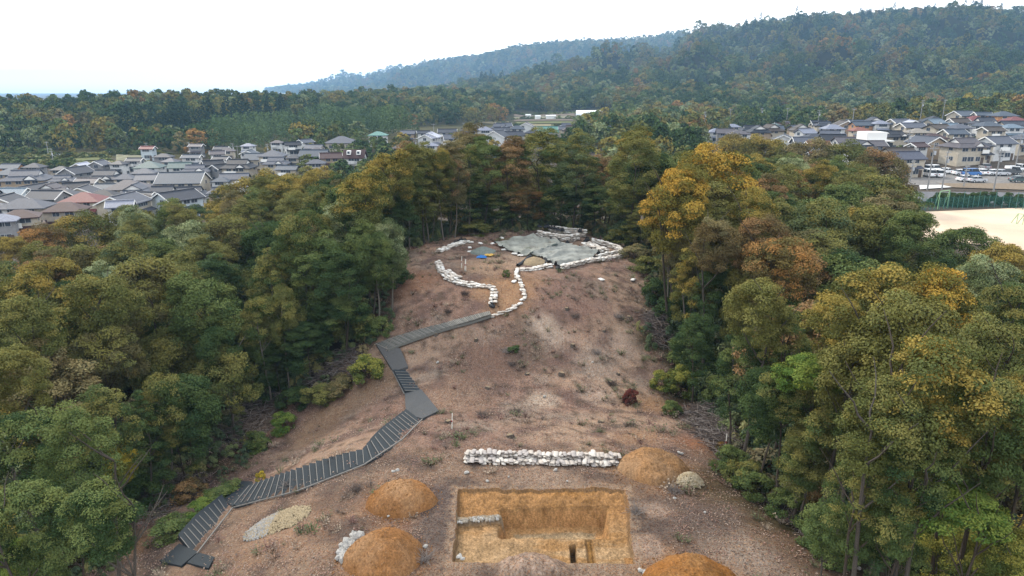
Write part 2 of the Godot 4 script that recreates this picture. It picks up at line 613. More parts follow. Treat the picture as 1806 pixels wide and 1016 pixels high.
# ------------------------------------------------------------------ ground
var blobs: Array = []
func ground_color(x: float, z: float) -> Color:
	var d := -z
	var p := Vector2(x, z)
	var n1 := noise.get_noise_2d(x * 1.6, z * 1.6)
	var n2 := noise_b.get_noise_2d(x * 5.0, z * 5.0)
	var n3 := noise_b.get_noise_2d(x * 17.0 + 40.0, z * 17.0)
	if d > 125.0 or absf(x) > 55.0 or d < 8.0:
		var rd := ridge_height(x, d) if d > 290.0 else 0.0
		var c := Color(0.13, 0.12, 0.10)
		if d > 290.0:
			c = Color(0.10, 0.105, 0.045).lerp(Color(0.035, 0.042, 0.022), ss(2.0, 9.0, rd))
		if d > 1400.0 and rd < 4.0:
			c = Color(0.16, 0.17, 0.15)
		return c * (1.0 + 0.35 * n1 + 0.2 * n2)
	var e := edge_distance(p, clearing)
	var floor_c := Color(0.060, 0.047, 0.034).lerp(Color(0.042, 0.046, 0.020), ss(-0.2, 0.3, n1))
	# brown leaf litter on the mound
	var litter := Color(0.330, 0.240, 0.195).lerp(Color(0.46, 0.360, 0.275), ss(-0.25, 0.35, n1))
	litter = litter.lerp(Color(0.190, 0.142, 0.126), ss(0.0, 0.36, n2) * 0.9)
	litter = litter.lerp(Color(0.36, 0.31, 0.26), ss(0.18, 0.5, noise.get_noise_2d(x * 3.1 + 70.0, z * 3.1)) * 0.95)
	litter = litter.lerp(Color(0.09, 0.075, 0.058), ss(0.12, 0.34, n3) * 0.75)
	if d < 38.0:      # trodden, greyer soil round the trench
		var soil := Color(0.285, 0.220, 0.165).lerp(Color(0.150, 0.122, 0.102), ss(-0.15, 0.3, n2 + 0.4 * n3))
		litter = litter.lerp(soil, ss(38.0, 34.0, d) * 0.85)
	for b in blobs:
		var q: float = p.distance_to(b[0]) / (b[1] * 1.15)
		if q < 1.6:
			litter = litter.lerp(b[2] * 1.08, minf(1.0, b[3] * 1.2) * (1.0 - ss(0.35, 1.25, q + 0.5 * n2 + 0.3 * n3)))
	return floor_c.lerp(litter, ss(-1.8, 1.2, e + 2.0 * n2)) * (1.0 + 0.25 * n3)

func axis_lines(lo: float, hi: float, step: float, far_lo: float, far_hi: float, extra: Array) -> PackedFloat32Array:
	var a := PackedFloat32Array()
	var t := lo
	while t < hi:
		a.append(t)
		t += step
	a.append(hi)
	var s := step
	t = hi
	while t < far_hi:
		s = maxf(s, 0.03 * (t - (lo + hi) * 0.5))
		t += s
		a.append(t)
	s = step
	t = lo
	while t > far_lo:
		s = maxf(s, 0.03 * ((lo + hi) * 0.5 - t))
		t -= s
		a.append(t)
	for x in extra:
		a.append(x)
	a.sort()
	var out := PackedFloat32Array()
	for x in a:
		if out.is_empty() or x - out[-1] > 0.02:
			out.append(x)
	return out

func bumps(x: float, z: float) -> float:
	if z < -110.0 or z > -10.0 or absf(x) > 50.0:
		return 0.0
	return noise_b.get_noise_2d(x * 7.0, z * 7.0) * 0.14 + noise_b.get_noise_2d(x * 22.0, z * 22.0) * 0.05

func build_ground(ground_mat: Material) -> void:
	var xs := axis_lines(-34.0, 36.0, 0.42, -6500.0, 6500.0, [HOLE_X0, HOLE_X1])
	var zs := axis_lines(-94.0, -20.0, 0.42, -8000.0, 260.0, [HOLE_Z0, HOLE_Z1])
	var mb := MB.new()
	var nx := xs.size()
	for z in zs:
		for x in xs:
			var near_hole: bool = x > HOLE_X0 - 0.5 and x < HOLE_X1 + 0.5 and z > HOLE_Z0 - 0.5 and z < HOLE_Z1 + 0.5
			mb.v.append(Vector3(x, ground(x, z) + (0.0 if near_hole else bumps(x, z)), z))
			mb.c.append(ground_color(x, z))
	for j in zs.size() - 1:
		for i in nx - 1:
			if xs[i] >= HOLE_X0 - 0.01 and xs[i + 1] <= HOLE_X1 + 0.01 and zs[j] >= HOLE_Z0 - 0.01 and zs[j + 1] <= HOLE_Z1 + 0.01:
				continue
			var a := j * nx + i
			mb.ix.append(a); mb.ix.append(a + 1); mb.ix.append(a + nx + 1)
			mb.ix.append(a); mb.ix.append(a + nx + 1); mb.ix.append(a + nx)
	smooth(mb)
	setting("ground", mb.mesh(ground_mat))

func smooth(mb: MB) -> void:      # vertex normals of a shared-vertex mesh
	mb.n.resize(mb.v.size())
	mb.n.fill(Vector3.ZERO)
	for t in range(0, mb.ix.size(), 3):
		var a := mb.ix[t]
		var b := mb.ix[t + 1]
		var c := mb.ix[t + 2]
		var f := (mb.v[c] - mb.v[a]).cross(mb.v[b] - mb.v[a])
		mb.n[a] += f; mb.n[b] += f; mb.n[c] += f
	for i in mb.n.size():
		mb.n[i] = mb.n[i].normalized()

# ------------------------------------------------------------------ the trench
var trench_outer: Array = [Vector2(-2.81, -31.85), Vector2(6, -31.96), Vector2(5.36, -25.95), Vector2(-2.6, -26.07)]
var trench_inner: Array = [Vector2(-0.52, -30.77), Vector2(4.9, -30.97), Vector2(4.66, -28.36), Vector2(-0.62, -28.45)]
func quad_side(p: Vector2, q: Array) -> float:      # distance inside a clockwise-from-above quad, negative outside
	var m := 1e9
	for i in 4:
		var a: Vector2 = q[i]
		var b: Vector2 = q[(i + 1) % 4]
		var e := (b - a).normalized()
		m = minf(m, e.cross(p - a))
	return m

func build_trench(m: Material, litter_m: Material) -> void:
	var mb := MB.new()
	var inside := PackedByteArray()
	var nx := 290
	var nz := 220
	var bulk_a: Array = [Vector2(-2.82, -29.57), Vector2(-0.65, -29.9)]
	var hump: Vector2 = [Vector2(0.79, -25.58)][0]
	var slot_a: Array = [Vector2(2.69, -27.68), Vector2(2.96, -27.76), Vector2(2.92, -26.39), Vector2(2.66, -26.35)]
	var bar: Array = [Vector2(3.59, -28.14), Vector2(3.69, -28.14), Vector2(3.66, -26.47), Vector2(3.54, -26.47)]
	var grey := Color(0.25, 0.205, 0.168)
	for j in nz + 1:
		for i in nx + 1:
			var x := lerpf(HOLE_X0, HOLE_X1, float(i) / nx)
			var z := lerpf(HOLE_Z0, HOLE_Z1, float(j) / nz)
			var p := Vector2(x, z)
			var n1 := noise_b.get_noise_2d(x * 8.0, z * 8.0)
			var n2 := noise_b.get_noise_2d(x * 30.0, z * 30.0)
			var n3 := noise_b.get_noise_2d(x * 90.0, z * 90.0)
			var e := quad_side(p, trench_outer) + n1 * 0.12 + n2 * 0.07
			var y := ground(x, z)
			var border := minf(minf(x - HOLE_X0, HOLE_X1 - x), minf(z - HOLE_Z0, HOLE_Z1 - z))
			y += (n1 * 0.06 + n2 * 0.05) * ss(0.0, 0.6, border)
			var col := ground_color(x, z)
			if e < 0.55:
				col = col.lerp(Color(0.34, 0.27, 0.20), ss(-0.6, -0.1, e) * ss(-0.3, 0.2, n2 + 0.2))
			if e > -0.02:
				var v := ss(-27.0, -31.0, z)      # 1 towards the far side
				var from_far := z - (trench_outer[0] as Vector2).lerp(trench_outer[1], 0.5).y
				var depth := lerpf(0.42, 0.16 + 0.36 * ss(0.1, 1.3, from_far + 0.3 * n1), ss(3.4, 2.0, from_far))
				col = Color(0.47, 0.315, 0.175).lerp(Color(0.43, 0.238, 0.105), v)
				col = col.lerp(Color(0.53, 0.385, 0.24), ss(0.0, 0.5, n1) * 0.6 * (1.0 - v))
				col = col.lerp(Color(0.36, 0.185, 0.065), ss(0.1, 0.5, noise_b.get_noise_2d(x * 3.0, z * 14.0)) * 0.6)
				var t := quad_side(p, trench_inner) + n1 * 0.12
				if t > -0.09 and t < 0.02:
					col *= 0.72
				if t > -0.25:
					depth += 0.95 * ss(-0.04 + 0.05 * n2, 0.27 + 0.1 * n2, t) + 0.06 * ss(-0.25, 0.0, t)
					col = col.lerp(Color(0.60, 0.345, 0.155), ss(-0.1, 0.12, t))
					col = col.lerp(Color(0.52, 0.38, 0.23), ss(0.5, 0.75, t))
					if t > 0.7 and absf(noise_b.get_noise_2d(x * 3.4, 7.0)) > 0.14:      # shallow cut along the floor
						var cut := absf(z + 28.55 + 0.05 * n1)
						depth += 0.13 * ss(0.20, 0.10, cut)
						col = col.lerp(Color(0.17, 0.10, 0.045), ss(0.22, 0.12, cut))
				# baulk of rubble left standing at the left
				var cb := Geometry2D.get_closest_point_to_segment(p, bulk_a[0], bulk_a[1]).distance_to(p)
				if cb < 0.4:
					depth -= 0.26 * ss(0.36, 0.16, cb + n2 * 0.1)
					col = col.lerp(Color(0.40, 0.32, 0.23), ss(0.38, 0.22, cb))
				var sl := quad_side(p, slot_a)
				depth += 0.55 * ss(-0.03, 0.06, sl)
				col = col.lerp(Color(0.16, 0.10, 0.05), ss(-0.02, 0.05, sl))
				var br := quad_side(p, bar)
				depth += 0.16 * ss(-0.16, -0.06, br) * ss(0.10, -0.04, br)
				col = col.lerp(Color(0.34, 0.19, 0.07), ss(-0.2, 0.0, br))
				y -= depth * ss(-0.01, 0.10, e) - n2 * 0.045 - n3 * 0.03
				n2 = noise_b.get_noise_3d(x * 22.0, y * 22.0, z * 22.0)
				n3 = noise_b.get_noise_3d(x * 70.0, y * 70.0, z * 70.0)
				col = col * (1.0 + 0.38 * n2 + 0.3 * n3)
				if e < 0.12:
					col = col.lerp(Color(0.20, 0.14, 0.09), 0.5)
			# thrown-up topsoil against the near edge
			var hd := (p - hump) / Vector2(1.75, 1.05)
			var hq := hd.length() + 0.25 * n1
			if hq < 1.0:
				y += (0.62 * (1.0 - hq * hq) + 0.42 * ss(0.0, 0.2, e) * 0.5) * ss(0.0, 0.35, border)
				col = col.lerp(Color(0.36, 0.285, 0.225) * (1.1 + 0.5 * n2 + 0.5 * n3), ss(1.0, 0.7, hq))
				e = minf(e, 0.0) if hq < 0.85 else e
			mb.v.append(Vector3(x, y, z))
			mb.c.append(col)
			inside.append(1 if e > -0.02 else 0)
	for j in nz:
		for i in nx:
			var a := j * (nx + 1) + i
			mb.ix.append(a); mb.ix.append(a + 1); mb.ix.append(a + nx + 2)
			mb.ix.append(a); mb.ix.append(a + nx + 2); mb.ix.append(a + nx + 1)
	smooth(mb)
	var rim := MB.new()
	rim.v = mb.v
	rim.n = mb.n
	rim.c = mb.c
	var dug := PackedInt32Array()
	for t in range(0, mb.ix.size(), 3):
		var inner: bool = inside[mb.ix[t]] + inside[mb.ix[t + 1]] + inside[mb.ix[t + 2]] == 3
		for q in 3:
			if inner:
				dug.append(mb.ix[t + q])
			else:
				rim.ix.append(mb.ix[t + q])
	mb.ix = dug
	setting("trodden_soil", rim.mesh(litter_m), "structure", "trodden soil round the excavation trench")
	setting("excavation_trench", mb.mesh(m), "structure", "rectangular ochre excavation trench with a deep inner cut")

func heap(called: String, label: String, c: Vector2, rx: float, rz: float, h: float, m: Material, sd: int, skew := Vector2.ZERO, cols: Array = []) -> Node3D:
	var mb := MB.new()
	var n := 72
	for j in n + 1:
		for i in n + 1:
			var u := (float(i) / n * 2.0 - 1.0) * 1.18
			var w := (float(j) / n * 2.0 - 1.0) * 1.18
			var x := u * rx
			var z := w * rz
			var wob := noise_b.get_noise_2d(x * 4.0 + sd * 37.0, z * 4.0)
			var q := Vector2(u, w).length() * (1.0 + 0.22 * wob)
			var sk := Vector2(u - skew.x * (1.0 - q), w - skew.y * (1.0 - q)).length() * (1.0 + 0.2 * wob)
			var fine := noise_b.get_noise_2d(x * 26.0 + sd * 11.0, z * 26.0) * 0.10 + noise_b.get_noise_2d(x * 60.0, z * 60.0) * 0.03 + noise_b.get_noise_2d(x * 9.0 + sd * 9.0, z * 9.0) * 0.14
			var lump := Vector2(u - 0.42 * cos(sd * 2.1), w - 0.38 * sin(sd * 2.1)).length() * (1.0 + 0.25 * wob) / 0.62
			var lump_b := Vector2(u + 0.5 * cos(sd * 3.7), w + 0.3 * sin(sd * 3.7)).length() * (1.0 - 0.25 * wob) / 0.5
			var y := h * maxf(pow(maxf(0.0, 1.0 - sk), 0.95) * 1.12, maxf(0.62 * pow(maxf(0.0, 1.0 - lump), 0.8), 0.45 * pow(maxf(0.0, 1.0 - lump_b), 0.8)))
			y = h * (1.0 - exp(-y / h * 1.25)) + fine * ss(1.05, 0.8, q)
			var g := ground(c.x + x, c.y + z) - ground(c.x, c.y)
			mb.v.append(Vector3(x, g + y - 0.16 * ss(0.85, 1.05, q), z))
			var t := 1.06 + 1.3 * fine + 0.25 * wob
			var col := Color(t, t, t)
			if cols.size():
				col = (cols[0] as Color).lerp(cols[1], ss(-0.2, 0.35, noise_b.get_noise_2d(x * 5.0 + sd * 5.0, z * 5.0))) * t
			mb.c.append(col)
	for j in n:
		for i in n:
			var a := j * (n + 1) + i
			mb.ix.append(a); mb.ix.append(a + 1); mb.ix.append(a + n + 2)
			mb.ix.append(a); mb.ix.append(a + n + 2); mb.ix.append(a + n + 1)
	smooth(mb)
	var o := thing(called, label, "heap", gp(c))
	part("soil" if called == "spoil_heap" else "mound", mb.mesh(m), o)
	if called == "spoil_heap":      # clods that rolled down
		var xf := []
		var cl := []
		for k in 420:
			var a := rng.randf() * TAU
			var q := sqrt(rng.randf()) * 1.25
			var off := Vector2(cos(a) * rx, sin(a) * rz) * q
			var i := clampi(roundi((off.x / rx / 1.18 + 1.0) * 0.5 * n), 0, n)
			var j := clampi(roundi((off.y / rz / 1.18 + 1.0) * 0.5 * n), 0, n)
			var p: Vector3 = mb.v[j * (n + 1) + i]
			if q > 1.0:
				p.y = ground(c.x + p.x, c.y + p.z) - ground(c.x, c.y) + 0.02
			xf.append(Transform3D(Basis(Vector3(rng.randf(), 1, rng.randf()).normalized(), rng.randf() * TAU).scaled(Vector3.ONE * rng.randf_range(0.014, 0.04)), p))
			cl.append((cols[rng.randi() % 2] as Color) * rng.randf_range(0.95, 1.15))
		var cm := stone_mesh(710)
		cm.surface_set_material(0, m)
		scatter("clods", cm, xf, cl, "", "", o)
	return o

# ------------------------------------------------------------------ sandbags
var bag_meshes: Array = []
var bag_mats: Array = []
func bag_mesh(sd: int) -> ArrayMesh:      # 0.6 x 0.17 x 0.38, sagging, with pinched ends
	var r := RandomNumberGenerator.new()
	r.seed = sd
	var f := FastNoiseLite.new()
	f.seed = sd
	f.frequency = 2.2
	var mb := MB.new()
	var nu := 8
	var nv := 8
	for i in nu + 1:
		var u := -1.0 + 2.0 * i / nu
		var w := pow(maxf(0.0, 1.0 - pow(absf(u), 3.2)), 0.5)
		if i == 0 or i == nu:
			w = 0.35
		for j in nv:
			var a := TAU * j / nv
			var ca := signf(cos(a)) * pow(absf(cos(a)), 0.9)
			var sa := signf(sin(a)) * pow(absf(sin(a)), 0.95)
			var p := Vector3(u * 0.31, sa * 0.10 * w, ca * 0.20 * (0.6 + 0.4 * w))
			p *= 1.0 + 0.38 * f.get_noise_3dv(p * 5.0)
			p.y += 0.05 * f.get_noise_2d(u * 3.0, sd)
			mb.v.append(p)
	for i in nu:
		for j in nv:
			var a := i * nv + j
			var b := i * nv + (j + 1) % nv
			mb.ix.append(a); mb.ix.append(a + nv); mb.ix.append(b + nv)
			mb.ix.append(a); mb.ix.append(b + nv); mb.ix.append(b)
	for j in range(1, nv - 1):
		mb.ix.append(0); mb.ix.append(j); mb.ix.append(j + 1)
		var e := nu * nv
		mb.ix.append(e); mb.ix.append(e + j + 1); mb.ix.append(e + j)
	# make sure that faces look outwards
	smooth(mb)
	var outw := 0.0
	for i in mb.v.size():
		outw += mb.n[i].dot(mb.v[i] * Vector3(0.3, 3, 1))
	if outw < 0.0:
		for t in range(0, mb.ix.size(), 3):
			var k := mb.ix[t + 1]
			mb.ix[t + 1] = mb.ix[t + 2]
			mb.ix[t + 2] = k
		smooth(mb)
	return mb.mesh()

func along(poly: Array, s: float) -> Array:      # point and direction at a distance along a polyline
	var left := s
	for i in poly.size() - 1:
		var a: Vector2 = poly[i]
		var b: Vector2 = poly[i + 1]
		var l := a.distance_to(b)
		if left <= l or i == poly.size() - 2:
			return [a + (b - a).normalized() * left, (b - a).normalized()]
		left -= l
	return [poly[0], Vector2.RIGHT]

func line_length(poly: Array) -> float:
	var l := 0.0
	for i in poly.size() - 1:
		l += (poly[i] as Vector2).distance_to(poly[i + 1])
	return l

func sandbag_wall(label: String, poly: Array, rows: int, layers: int, spacing: float, header := false) -> void:
	var total := line_length(poly)
	var mid: Vector2 = along(poly, total * 0.5)[0]
	var o := thing("sandbag_wall", label, "sandbag wall", gp(mid), 0.0, "white sandbag walls on the mound")
	var org := o.position
	var idx := 0
	var bh := 0.115 if header else 0.125
	for l in layers:
		var s := spacing * (0.5 if l % 2 == 0 else 0.9)
		while s < total:
			var a := along(poly, s)
			var dir: Vector2 = a[1]
			var side := Vector2(-dir.y, dir.x)
			for k in rows - (l / 2 if header else 0):
				if idx >= 300:
					break
				var across := (0.42 if header else 0.29)
				var off := (k - (rows - 1) * 0.5) * across + rng.randf_range(-0.09, 0.09)
				var p: Vector2 = a[0] + side * off + dir * rng.randf_range(-0.06, 0.06)
				var yaw := -dir.angle() + (PI / 2 + rng.randf_range(-0.45, 0.45) if header else 0.0) + rng.randf_range(-0.22, 0.22)
				var pos := gp(p, 0.07 + l * bh + rng.randf_range(-0.03, 0.04)) - org
				var b := Basis(Vector3.UP, yaw) * Basis(Vector3.RIGHT, rng.randf_range(-0.14, 0.14)) * Basis(Vector3.BACK, rng.randf_range(-0.12, 0.12) * (2.5 if header else 1.0))
				b = b.scaled(Vector3.ONE * rng.randf_range(0.8, 1.2) * (0.68 if header else 0.78))
				many("sandbag", bag_meshes[rng.randi() % 4], o, Transform3D(b, pos), idx, bag_mats[rng.randi() % 3 if not header else 1 + rng.randi() % 3])
				idx += 1
			s += spacing * rng.randf_range(0.93, 1.07)

# ------------------------------------------------------------------ stairs
func strip_point(l: Array, t: float) -> Vector2:
	return along(l, line_length(l) * t)[0]

func stair_flight(o: Node3D, left: Array, right: Array, n: int, mat_top: Material, wood: Material, gap := 0.12) -> void:
	var before := -99.0
	for k in n:
		var t0 := float(k) / n
		var t1 := float(k + 1) / n
		var q := [strip_point(left, t0), strip_point(right, t0), strip_point(right, t1), strip_point(left, t1)]
		var mid: Vector2 = (q[0] + q[1] + q[2] + q[3]) / 4.0
		var y := ground(mid.x, mid.y) + 0.16
		var nose := maxf(y, before)
		before = y
		var mb := MB.new()
		var p := []
		for yy in [-0.34, 0.0]:
			for c: Vector2 in q:
				p.append(Vector3(c.x, y + yy + rng.randf_range(-0.012, 0.012), c.y) - o.position)
		mb.hexa(p)
		part("tread_mat", mb.mesh(), o, Vector3.ZERO, mat_top)
		var a: Vector2 = q[0].lerp(q[1], gap)
		var b: Vector2 = q[0].lerp(q[1], 0.97)
		bar_part("step_edge", o, Vector3(a.x, nose + 0.03, a.y), Vector3(b.x, nose + 0.03, b.y), 0.036, wood)

func bar_part(called: String, o: Node3D, a: Vector3, b: Vector3, w: float, m: Material) -> void:
	var mb := MB.new()
	var d := b - a
	var z := d.normalized()
	var x := z.cross(Vector3.UP).normalized()
	mb.box((a + b) * 0.5 - o.position, Vector3(w, w, d.length()), Basis(x, z.cross(x) * -1.0, z))
	part(called, mb.mesh(), o, Vector3.ZERO, m)

func mat_piece(called: String, o: Node3D, q: Array, up: float, m: Material, level := true) -> void:
	var mid := Vector2.ZERO
	for c: Vector2 in q:
		mid += c / q.size()
	var y := ground(mid.x, mid.y) + up
	var mb := MB.new()
	var n := q.size()
	var top := []
	var low := []
	for c: Vector2 in q:
		var yy := y if level else ground(c.x, c.y) + up
		top.append(Vector3(c.x, yy, c.y) - o.position)
		low.append(Vector3(c.x, yy - 0.3, c.y) - o.position)
	for i in range(1, n - 1):
		mb.tri(top[0], top[i], top[i + 1])
	for i in n:
		mb.quad(low[i], low[(i + 1) % n], top[(i + 1) % n], top[i])
	part(called, mb.mesh(), o, Vector3.ZERO, m)

# ------------------------------------------------------------------ houses
func gable_roof(mb: MB, w: float, d: float, y: float, rise: float, th := 0.2) -> void:      # ridge along x, eaves at z = +-d/2
	var a := [Vector3(-w / 2, y, d / 2), Vector3(w / 2, y, d / 2), Vector3(w / 2, y + rise, 0), Vector3(-w / 2, y + rise, 0)]
	var b := [Vector3(w / 2, y, -d / 2), Vector3(-w / 2, y, -d / 2), Vector3(-w / 2, y + rise, 0), Vector3(w / 2, y + rise, 0)]
	for q in [a, b]:
		var up := []
		for p: Vector3 in q:
			up.append(p + Vector3(0, th, 0))
		mb.quad(up[0], up[1], up[2], up[3])
		mb.quad(q[3], q[2], q[1], q[0])
		mb.quad(q[0], q[1], up[1], up[0])
		mb.quad(q[1], q[2], up[2], up[1])
		mb.quad(q[3], q[0], up[0], up[3])

func hip_roof(mb: MB, w: float, d: float, y: float, rise: float, th := 0.18, cut := 0.5) -> void:
	var k := minf(w, d) * cut
	var e := [Vector3(-w / 2, y, d / 2), Vector3(w / 2, y, d / 2), Vector3(w / 2, y, -d / 2), Vector3(-w / 2, y, -d / 2)]
	var t := [Vector3(-w / 2 + k, y + rise, maxf(d / 2 - k, 0.02)), Vector3(w / 2 - k, y + rise, maxf(d / 2 - k, 0.02)), Vector3(w / 2 - k, y + rise, -maxf(d / 2 - k, 0.02)), Vector3(-w / 2 + k, y + rise, -maxf(d / 2 - k, 0.02))]
	if w < d:
		k = w * cut
		t = [Vector3(-maxf(w / 2 - k, 0.02), y + rise, d / 2 - k), Vector3(maxf(w / 2 - k, 0.02), y + rise, d / 2 - k), Vector3(maxf(w / 2 - k, 0.02), y + rise, -d / 2 + k), Vector3(-maxf(w / 2 - k, 0.02), y + rise, -d / 2 + k)]
	var upv := Vector3(0, th, 0)
	for i in 4:
		var j := (i + 1) % 4
		mb.quad(e[i] + upv, e[j] + upv, t[j] + upv, t[i] + upv)
		mb.quad(e[i], e[j], e[j] + upv, e[i] + upv)
	mb.quad(t[0] + upv, t[1] + upv, t[2] + upv, t[3] + upv)
	mb.quad(e[3], e[2], e[1], e[0])

var roof_colors := {
	"grey": Color(0.075, 0.081, 0.102), "charcoal": Color(0.034, 0.038, 0.051), "black": Color(0.018, 0.020, 0.027), "slateblue": Color(0.058, 0.072, 0.093), "slategrey": Color(0.067, 0.072, 0.099),
	"brown": Color(0.056, 0.041, 0.031), "taupe": Color(0.092, 0.081, 0.088), "maroon": Color(0.058, 0.028, 0.026), "red": Color(0.150, 0.040, 0.038), "orangered": Color(0.201, 0.070, 0.046),
	"teal": Color(0.089, 0.128, 0.122), "mint": Color(0.098, 0.221, 0.187), "lightgrey": Color(0.201, 0.214, 0.265), "white": Color(0.390, 0.405, 0.476), "blue": Color(0.123, 0.167, 0.208), "cream": Color(0.235, 0.208, 0.173)}
var wall_colors := {"white": Color(0.56, 0.56, 0.55), "cream": Color(0.44, 0.39, 0.31), "grey": Color(0.24, 0.235, 0.235), "beige": Color(0.32, 0.28, 0.23), "tan": Color(0.33, 0.25, 0.17), "orange": Color(0.45, 0.24, 0.12), "paleblue": Color(0.42, 0.47, 0.50), "red": Color(0.3, 0.08, 0.07)}
const ROOF_WORDS := {"slateblue": "slate-blue", "lightgrey": "pale grey", "slategrey": "slate-grey", "orangered": "salmon-red", "mint": "mint-green", "teal": "grey-green"}
const WALL_WORDS := {"paleblue": "pale blue"}
var plaster: Texture2D
var weather: Texture2D

func make_house(kind: String, roof: String, wall: String, w: float, at: Vector3, turn: float, place: String) -> Node3D:
	var rc: Color = roof_colors[roof]
	var wc: Color = wall_colors[wall]
	var rm := mat("roof " + roof, rc.r, rc.g, rc.b, 0.6, weather, 0.21)
	var wm := mat("render " + wall, wc.r, wc.g, wc.b, 0.9, plaster, 0.17)
	var trim := mat("house trim", 0.66, 0.65, 0.62, 0.6)
	var glass := mat("house glass", 0.045, 0.055, 0.07, 0.15)
	var frame := mat("window frame", 0.3, 0.3, 0.3, 0.5)
	var sideways := absf(turn) > 0.7
	var d := w * rng.randf_range(0.72, 0.9)
	if sideways:      # the gable end is what shows the width
		d = w
		w = d * rng.randf_range(1.0, 1.25)
	var low: bool = (kind == "hip" or kind == "irimoya" or kind == "gable") and w > 10.5 and rng.randf() < 0.6
	var h := 2.9 if low else 4.6
	var kind_word: String = {"hip": "hip-roofed", "gable": "gable-roofed", "irimoya": "hip-and-gable", "modern": "flat-topped box", "dormer": "dormered"}[kind]
	var l := "%s %s house, %s walls, %s" % [ROOF_WORDS.get(roof, roof), kind_word, WALL_WORDS.get(wall, wall), place]
	var o := thing("house", l, "house", at, turn, "houses " + place)
	var mb := MB.new()
	mb.box(Vector3(0, h / 2 - 0.75, 0), Vector3(w - 1.0, h + 1.5, d - 1.0))
	var rise := (d * 0.5) * rng.randf_range(0.42, 0.52)
	var roofb := MB.new()
	if kind == "gable" or kind == "dormer":
		if kind == "dormer":
			rise = d * 0.42
		gable_roof(roofb, w, d, h - 0.12, rise)
		for s: float in [-1, 1]:      # gable walls
			var gx := s * (w / 2 - 0.5)
			var g := [Vector3(gx, h, d / 2 - 0.5), Vector3(gx, h, -d / 2 + 0.5), Vector3(gx, h + rise * (1.0 - 1.0 / d), 0)]
			if s > 0:
				mb.tri(g[0], g[1], g[2])
			else:
				mb.tri(g[1], g[0], g[2])
	elif kind == "hip":
		hip_roof(roofb, w, d, h - 0.05, minf(w, d) * 0.5 * rng.randf_range(0.42, 0.52))
	elif kind == "irimoya":
		hip_roof(roofb, w + 0.4, d + 0.4, h - 0.05, d * 0.14, 0.18, 0.24)
	else:
		roofb.box(Vector3(0, h + 0.5, 0), Vector3(w - 0.6, 0.35, d - 0.6))
	part("wall", mb.mesh(), o, Vector3.ZERO, wm if kind != "modern" else mat("black cladding", 0.03, 0.032, 0.035, 0.6))
	var ro := part("roof", roofb.mesh(), o, Vector3.ZERO, rm if kind != "modern" else trim)
	if kind == "modern":
		var up := MB.new()
		up.box(Vector3(-w * 0.12, h + 1.9, -0.4), Vector3(w * 0.72, 2.5, d * 0.78))
		part("upper_wall", up.mesh(), o, Vector3.ZERO, trim)
	if kind == "irimoya":
		var ub := MB.new()
		var uw := w * 0.66
		var ud := d * 0.62
		var y0 := h - 0.05 + d * 0.14 - 0.05
		gable_roof(ub, uw, ud, y0, ud * 0.27, 0.2)
		part("gable_roof", ub.mesh(), o, Vector3.ZERO, rm)
		var gw := MB.new()
		for s: float in [-1, 1]:
			var gx := s * (uw / 2 - 0.35)
			var g := [Vector3(gx, y0, ud / 2 - 0.15), Vector3(gx, y0, -ud / 2 + 0.15), Vector3(gx, y0 + ud * 0.26, 0)]
			if s > 0:
				gw.tri(g[0], g[1], g[2])
			else:
				gw.tri(g[1], g[0], g[2])
		part("gable_panel", gw.mesh(), o, Vector3.ZERO, trim)
		# a cross gable that faces the street
		var cg := MB.new()
		gable_roof(cg, d * 0.55, w * 0.30, 0, w * 0.10, 0.16)
		var cgo := part("porch_gable", cg.mesh(), o, Vector3(w * 0.18, h + 0.35, d * 0.24), rm)
		cgo.rotation.y = PI / 2
		var pn := MB.new()
		pn.tri(Vector3(-w * 0.13, 0, 0), Vector3(w * 0.13, 0, 0), Vector3(0, w * 0.092, 0))
		part("gable_panel", pn.mesh(), o, Vector3(w * 0.18, h + 0.36, d * 0.24 + d * 0.26), trim)
	if kind == "gable" or kind == "irimoya" or kind == "hip":      # ridge cap
		var rl := w if kind == "gable" else (w - minf(w, d)) + 0.3 if kind == "hip" else w * 0.66
		var ry := h - 0.12 + rise + 0.24 if kind == "gable" else h + d * 0.14 + d * 0.62 * 0.27 + 0.12 if kind == "irimoya" else 0.0
		if kind != "hip" and rl > 1.0:
			var rb := MB.new()
			rb.box(Vector3(0, ry, 0), Vector3(rl, 0.2, 0.34))
			part("ridge_cap", rb.mesh(), ro, Vector3.ZERO, rm)
	if kind == "gable" and (sideways or rng.randf() < 0.5):      # pale bargeboards
		for s: float in [-1, 1]:
			for t: float in [-1, 1]:
				var bb := MB.new()
				var a := Vector3(s * (w / 2 + 0.03), h - 0.02, t * d / 2)
				var b := Vector3(s * (w / 2 + 0.03), h - 0.02 + rise, 0)
				var z := (b - a).normalized()
				bb.box((a + b) * 0.5, Vector3(0.07, 0.26, a.distance_to(b)), Basis(Vector3.RIGHT, z.cross(Vector3.RIGHT), z))
				part("bargeboard", bb.mesh(), o, Vector3.ZERO, trim)
	if kind == "dormer":
		for s: float in [-0.22, 0.22]:
			var db := MB.new()
			db.box(Vector3(0, 0.6, 0), Vector3(1.3, 1.3, 1.6))
			var dn := part("dormer", db.mesh(), o, Vector3(s * w, h + rise * 0.45, d * 0.25), trim)
			var wb := MB.new()
			wb.box(Vector3(0, 0.65, 0.82), Vector3(0.75, 0.75, 0.05))
			part("window", wb.mesh(), dn, Vector3.ZERO, glass)
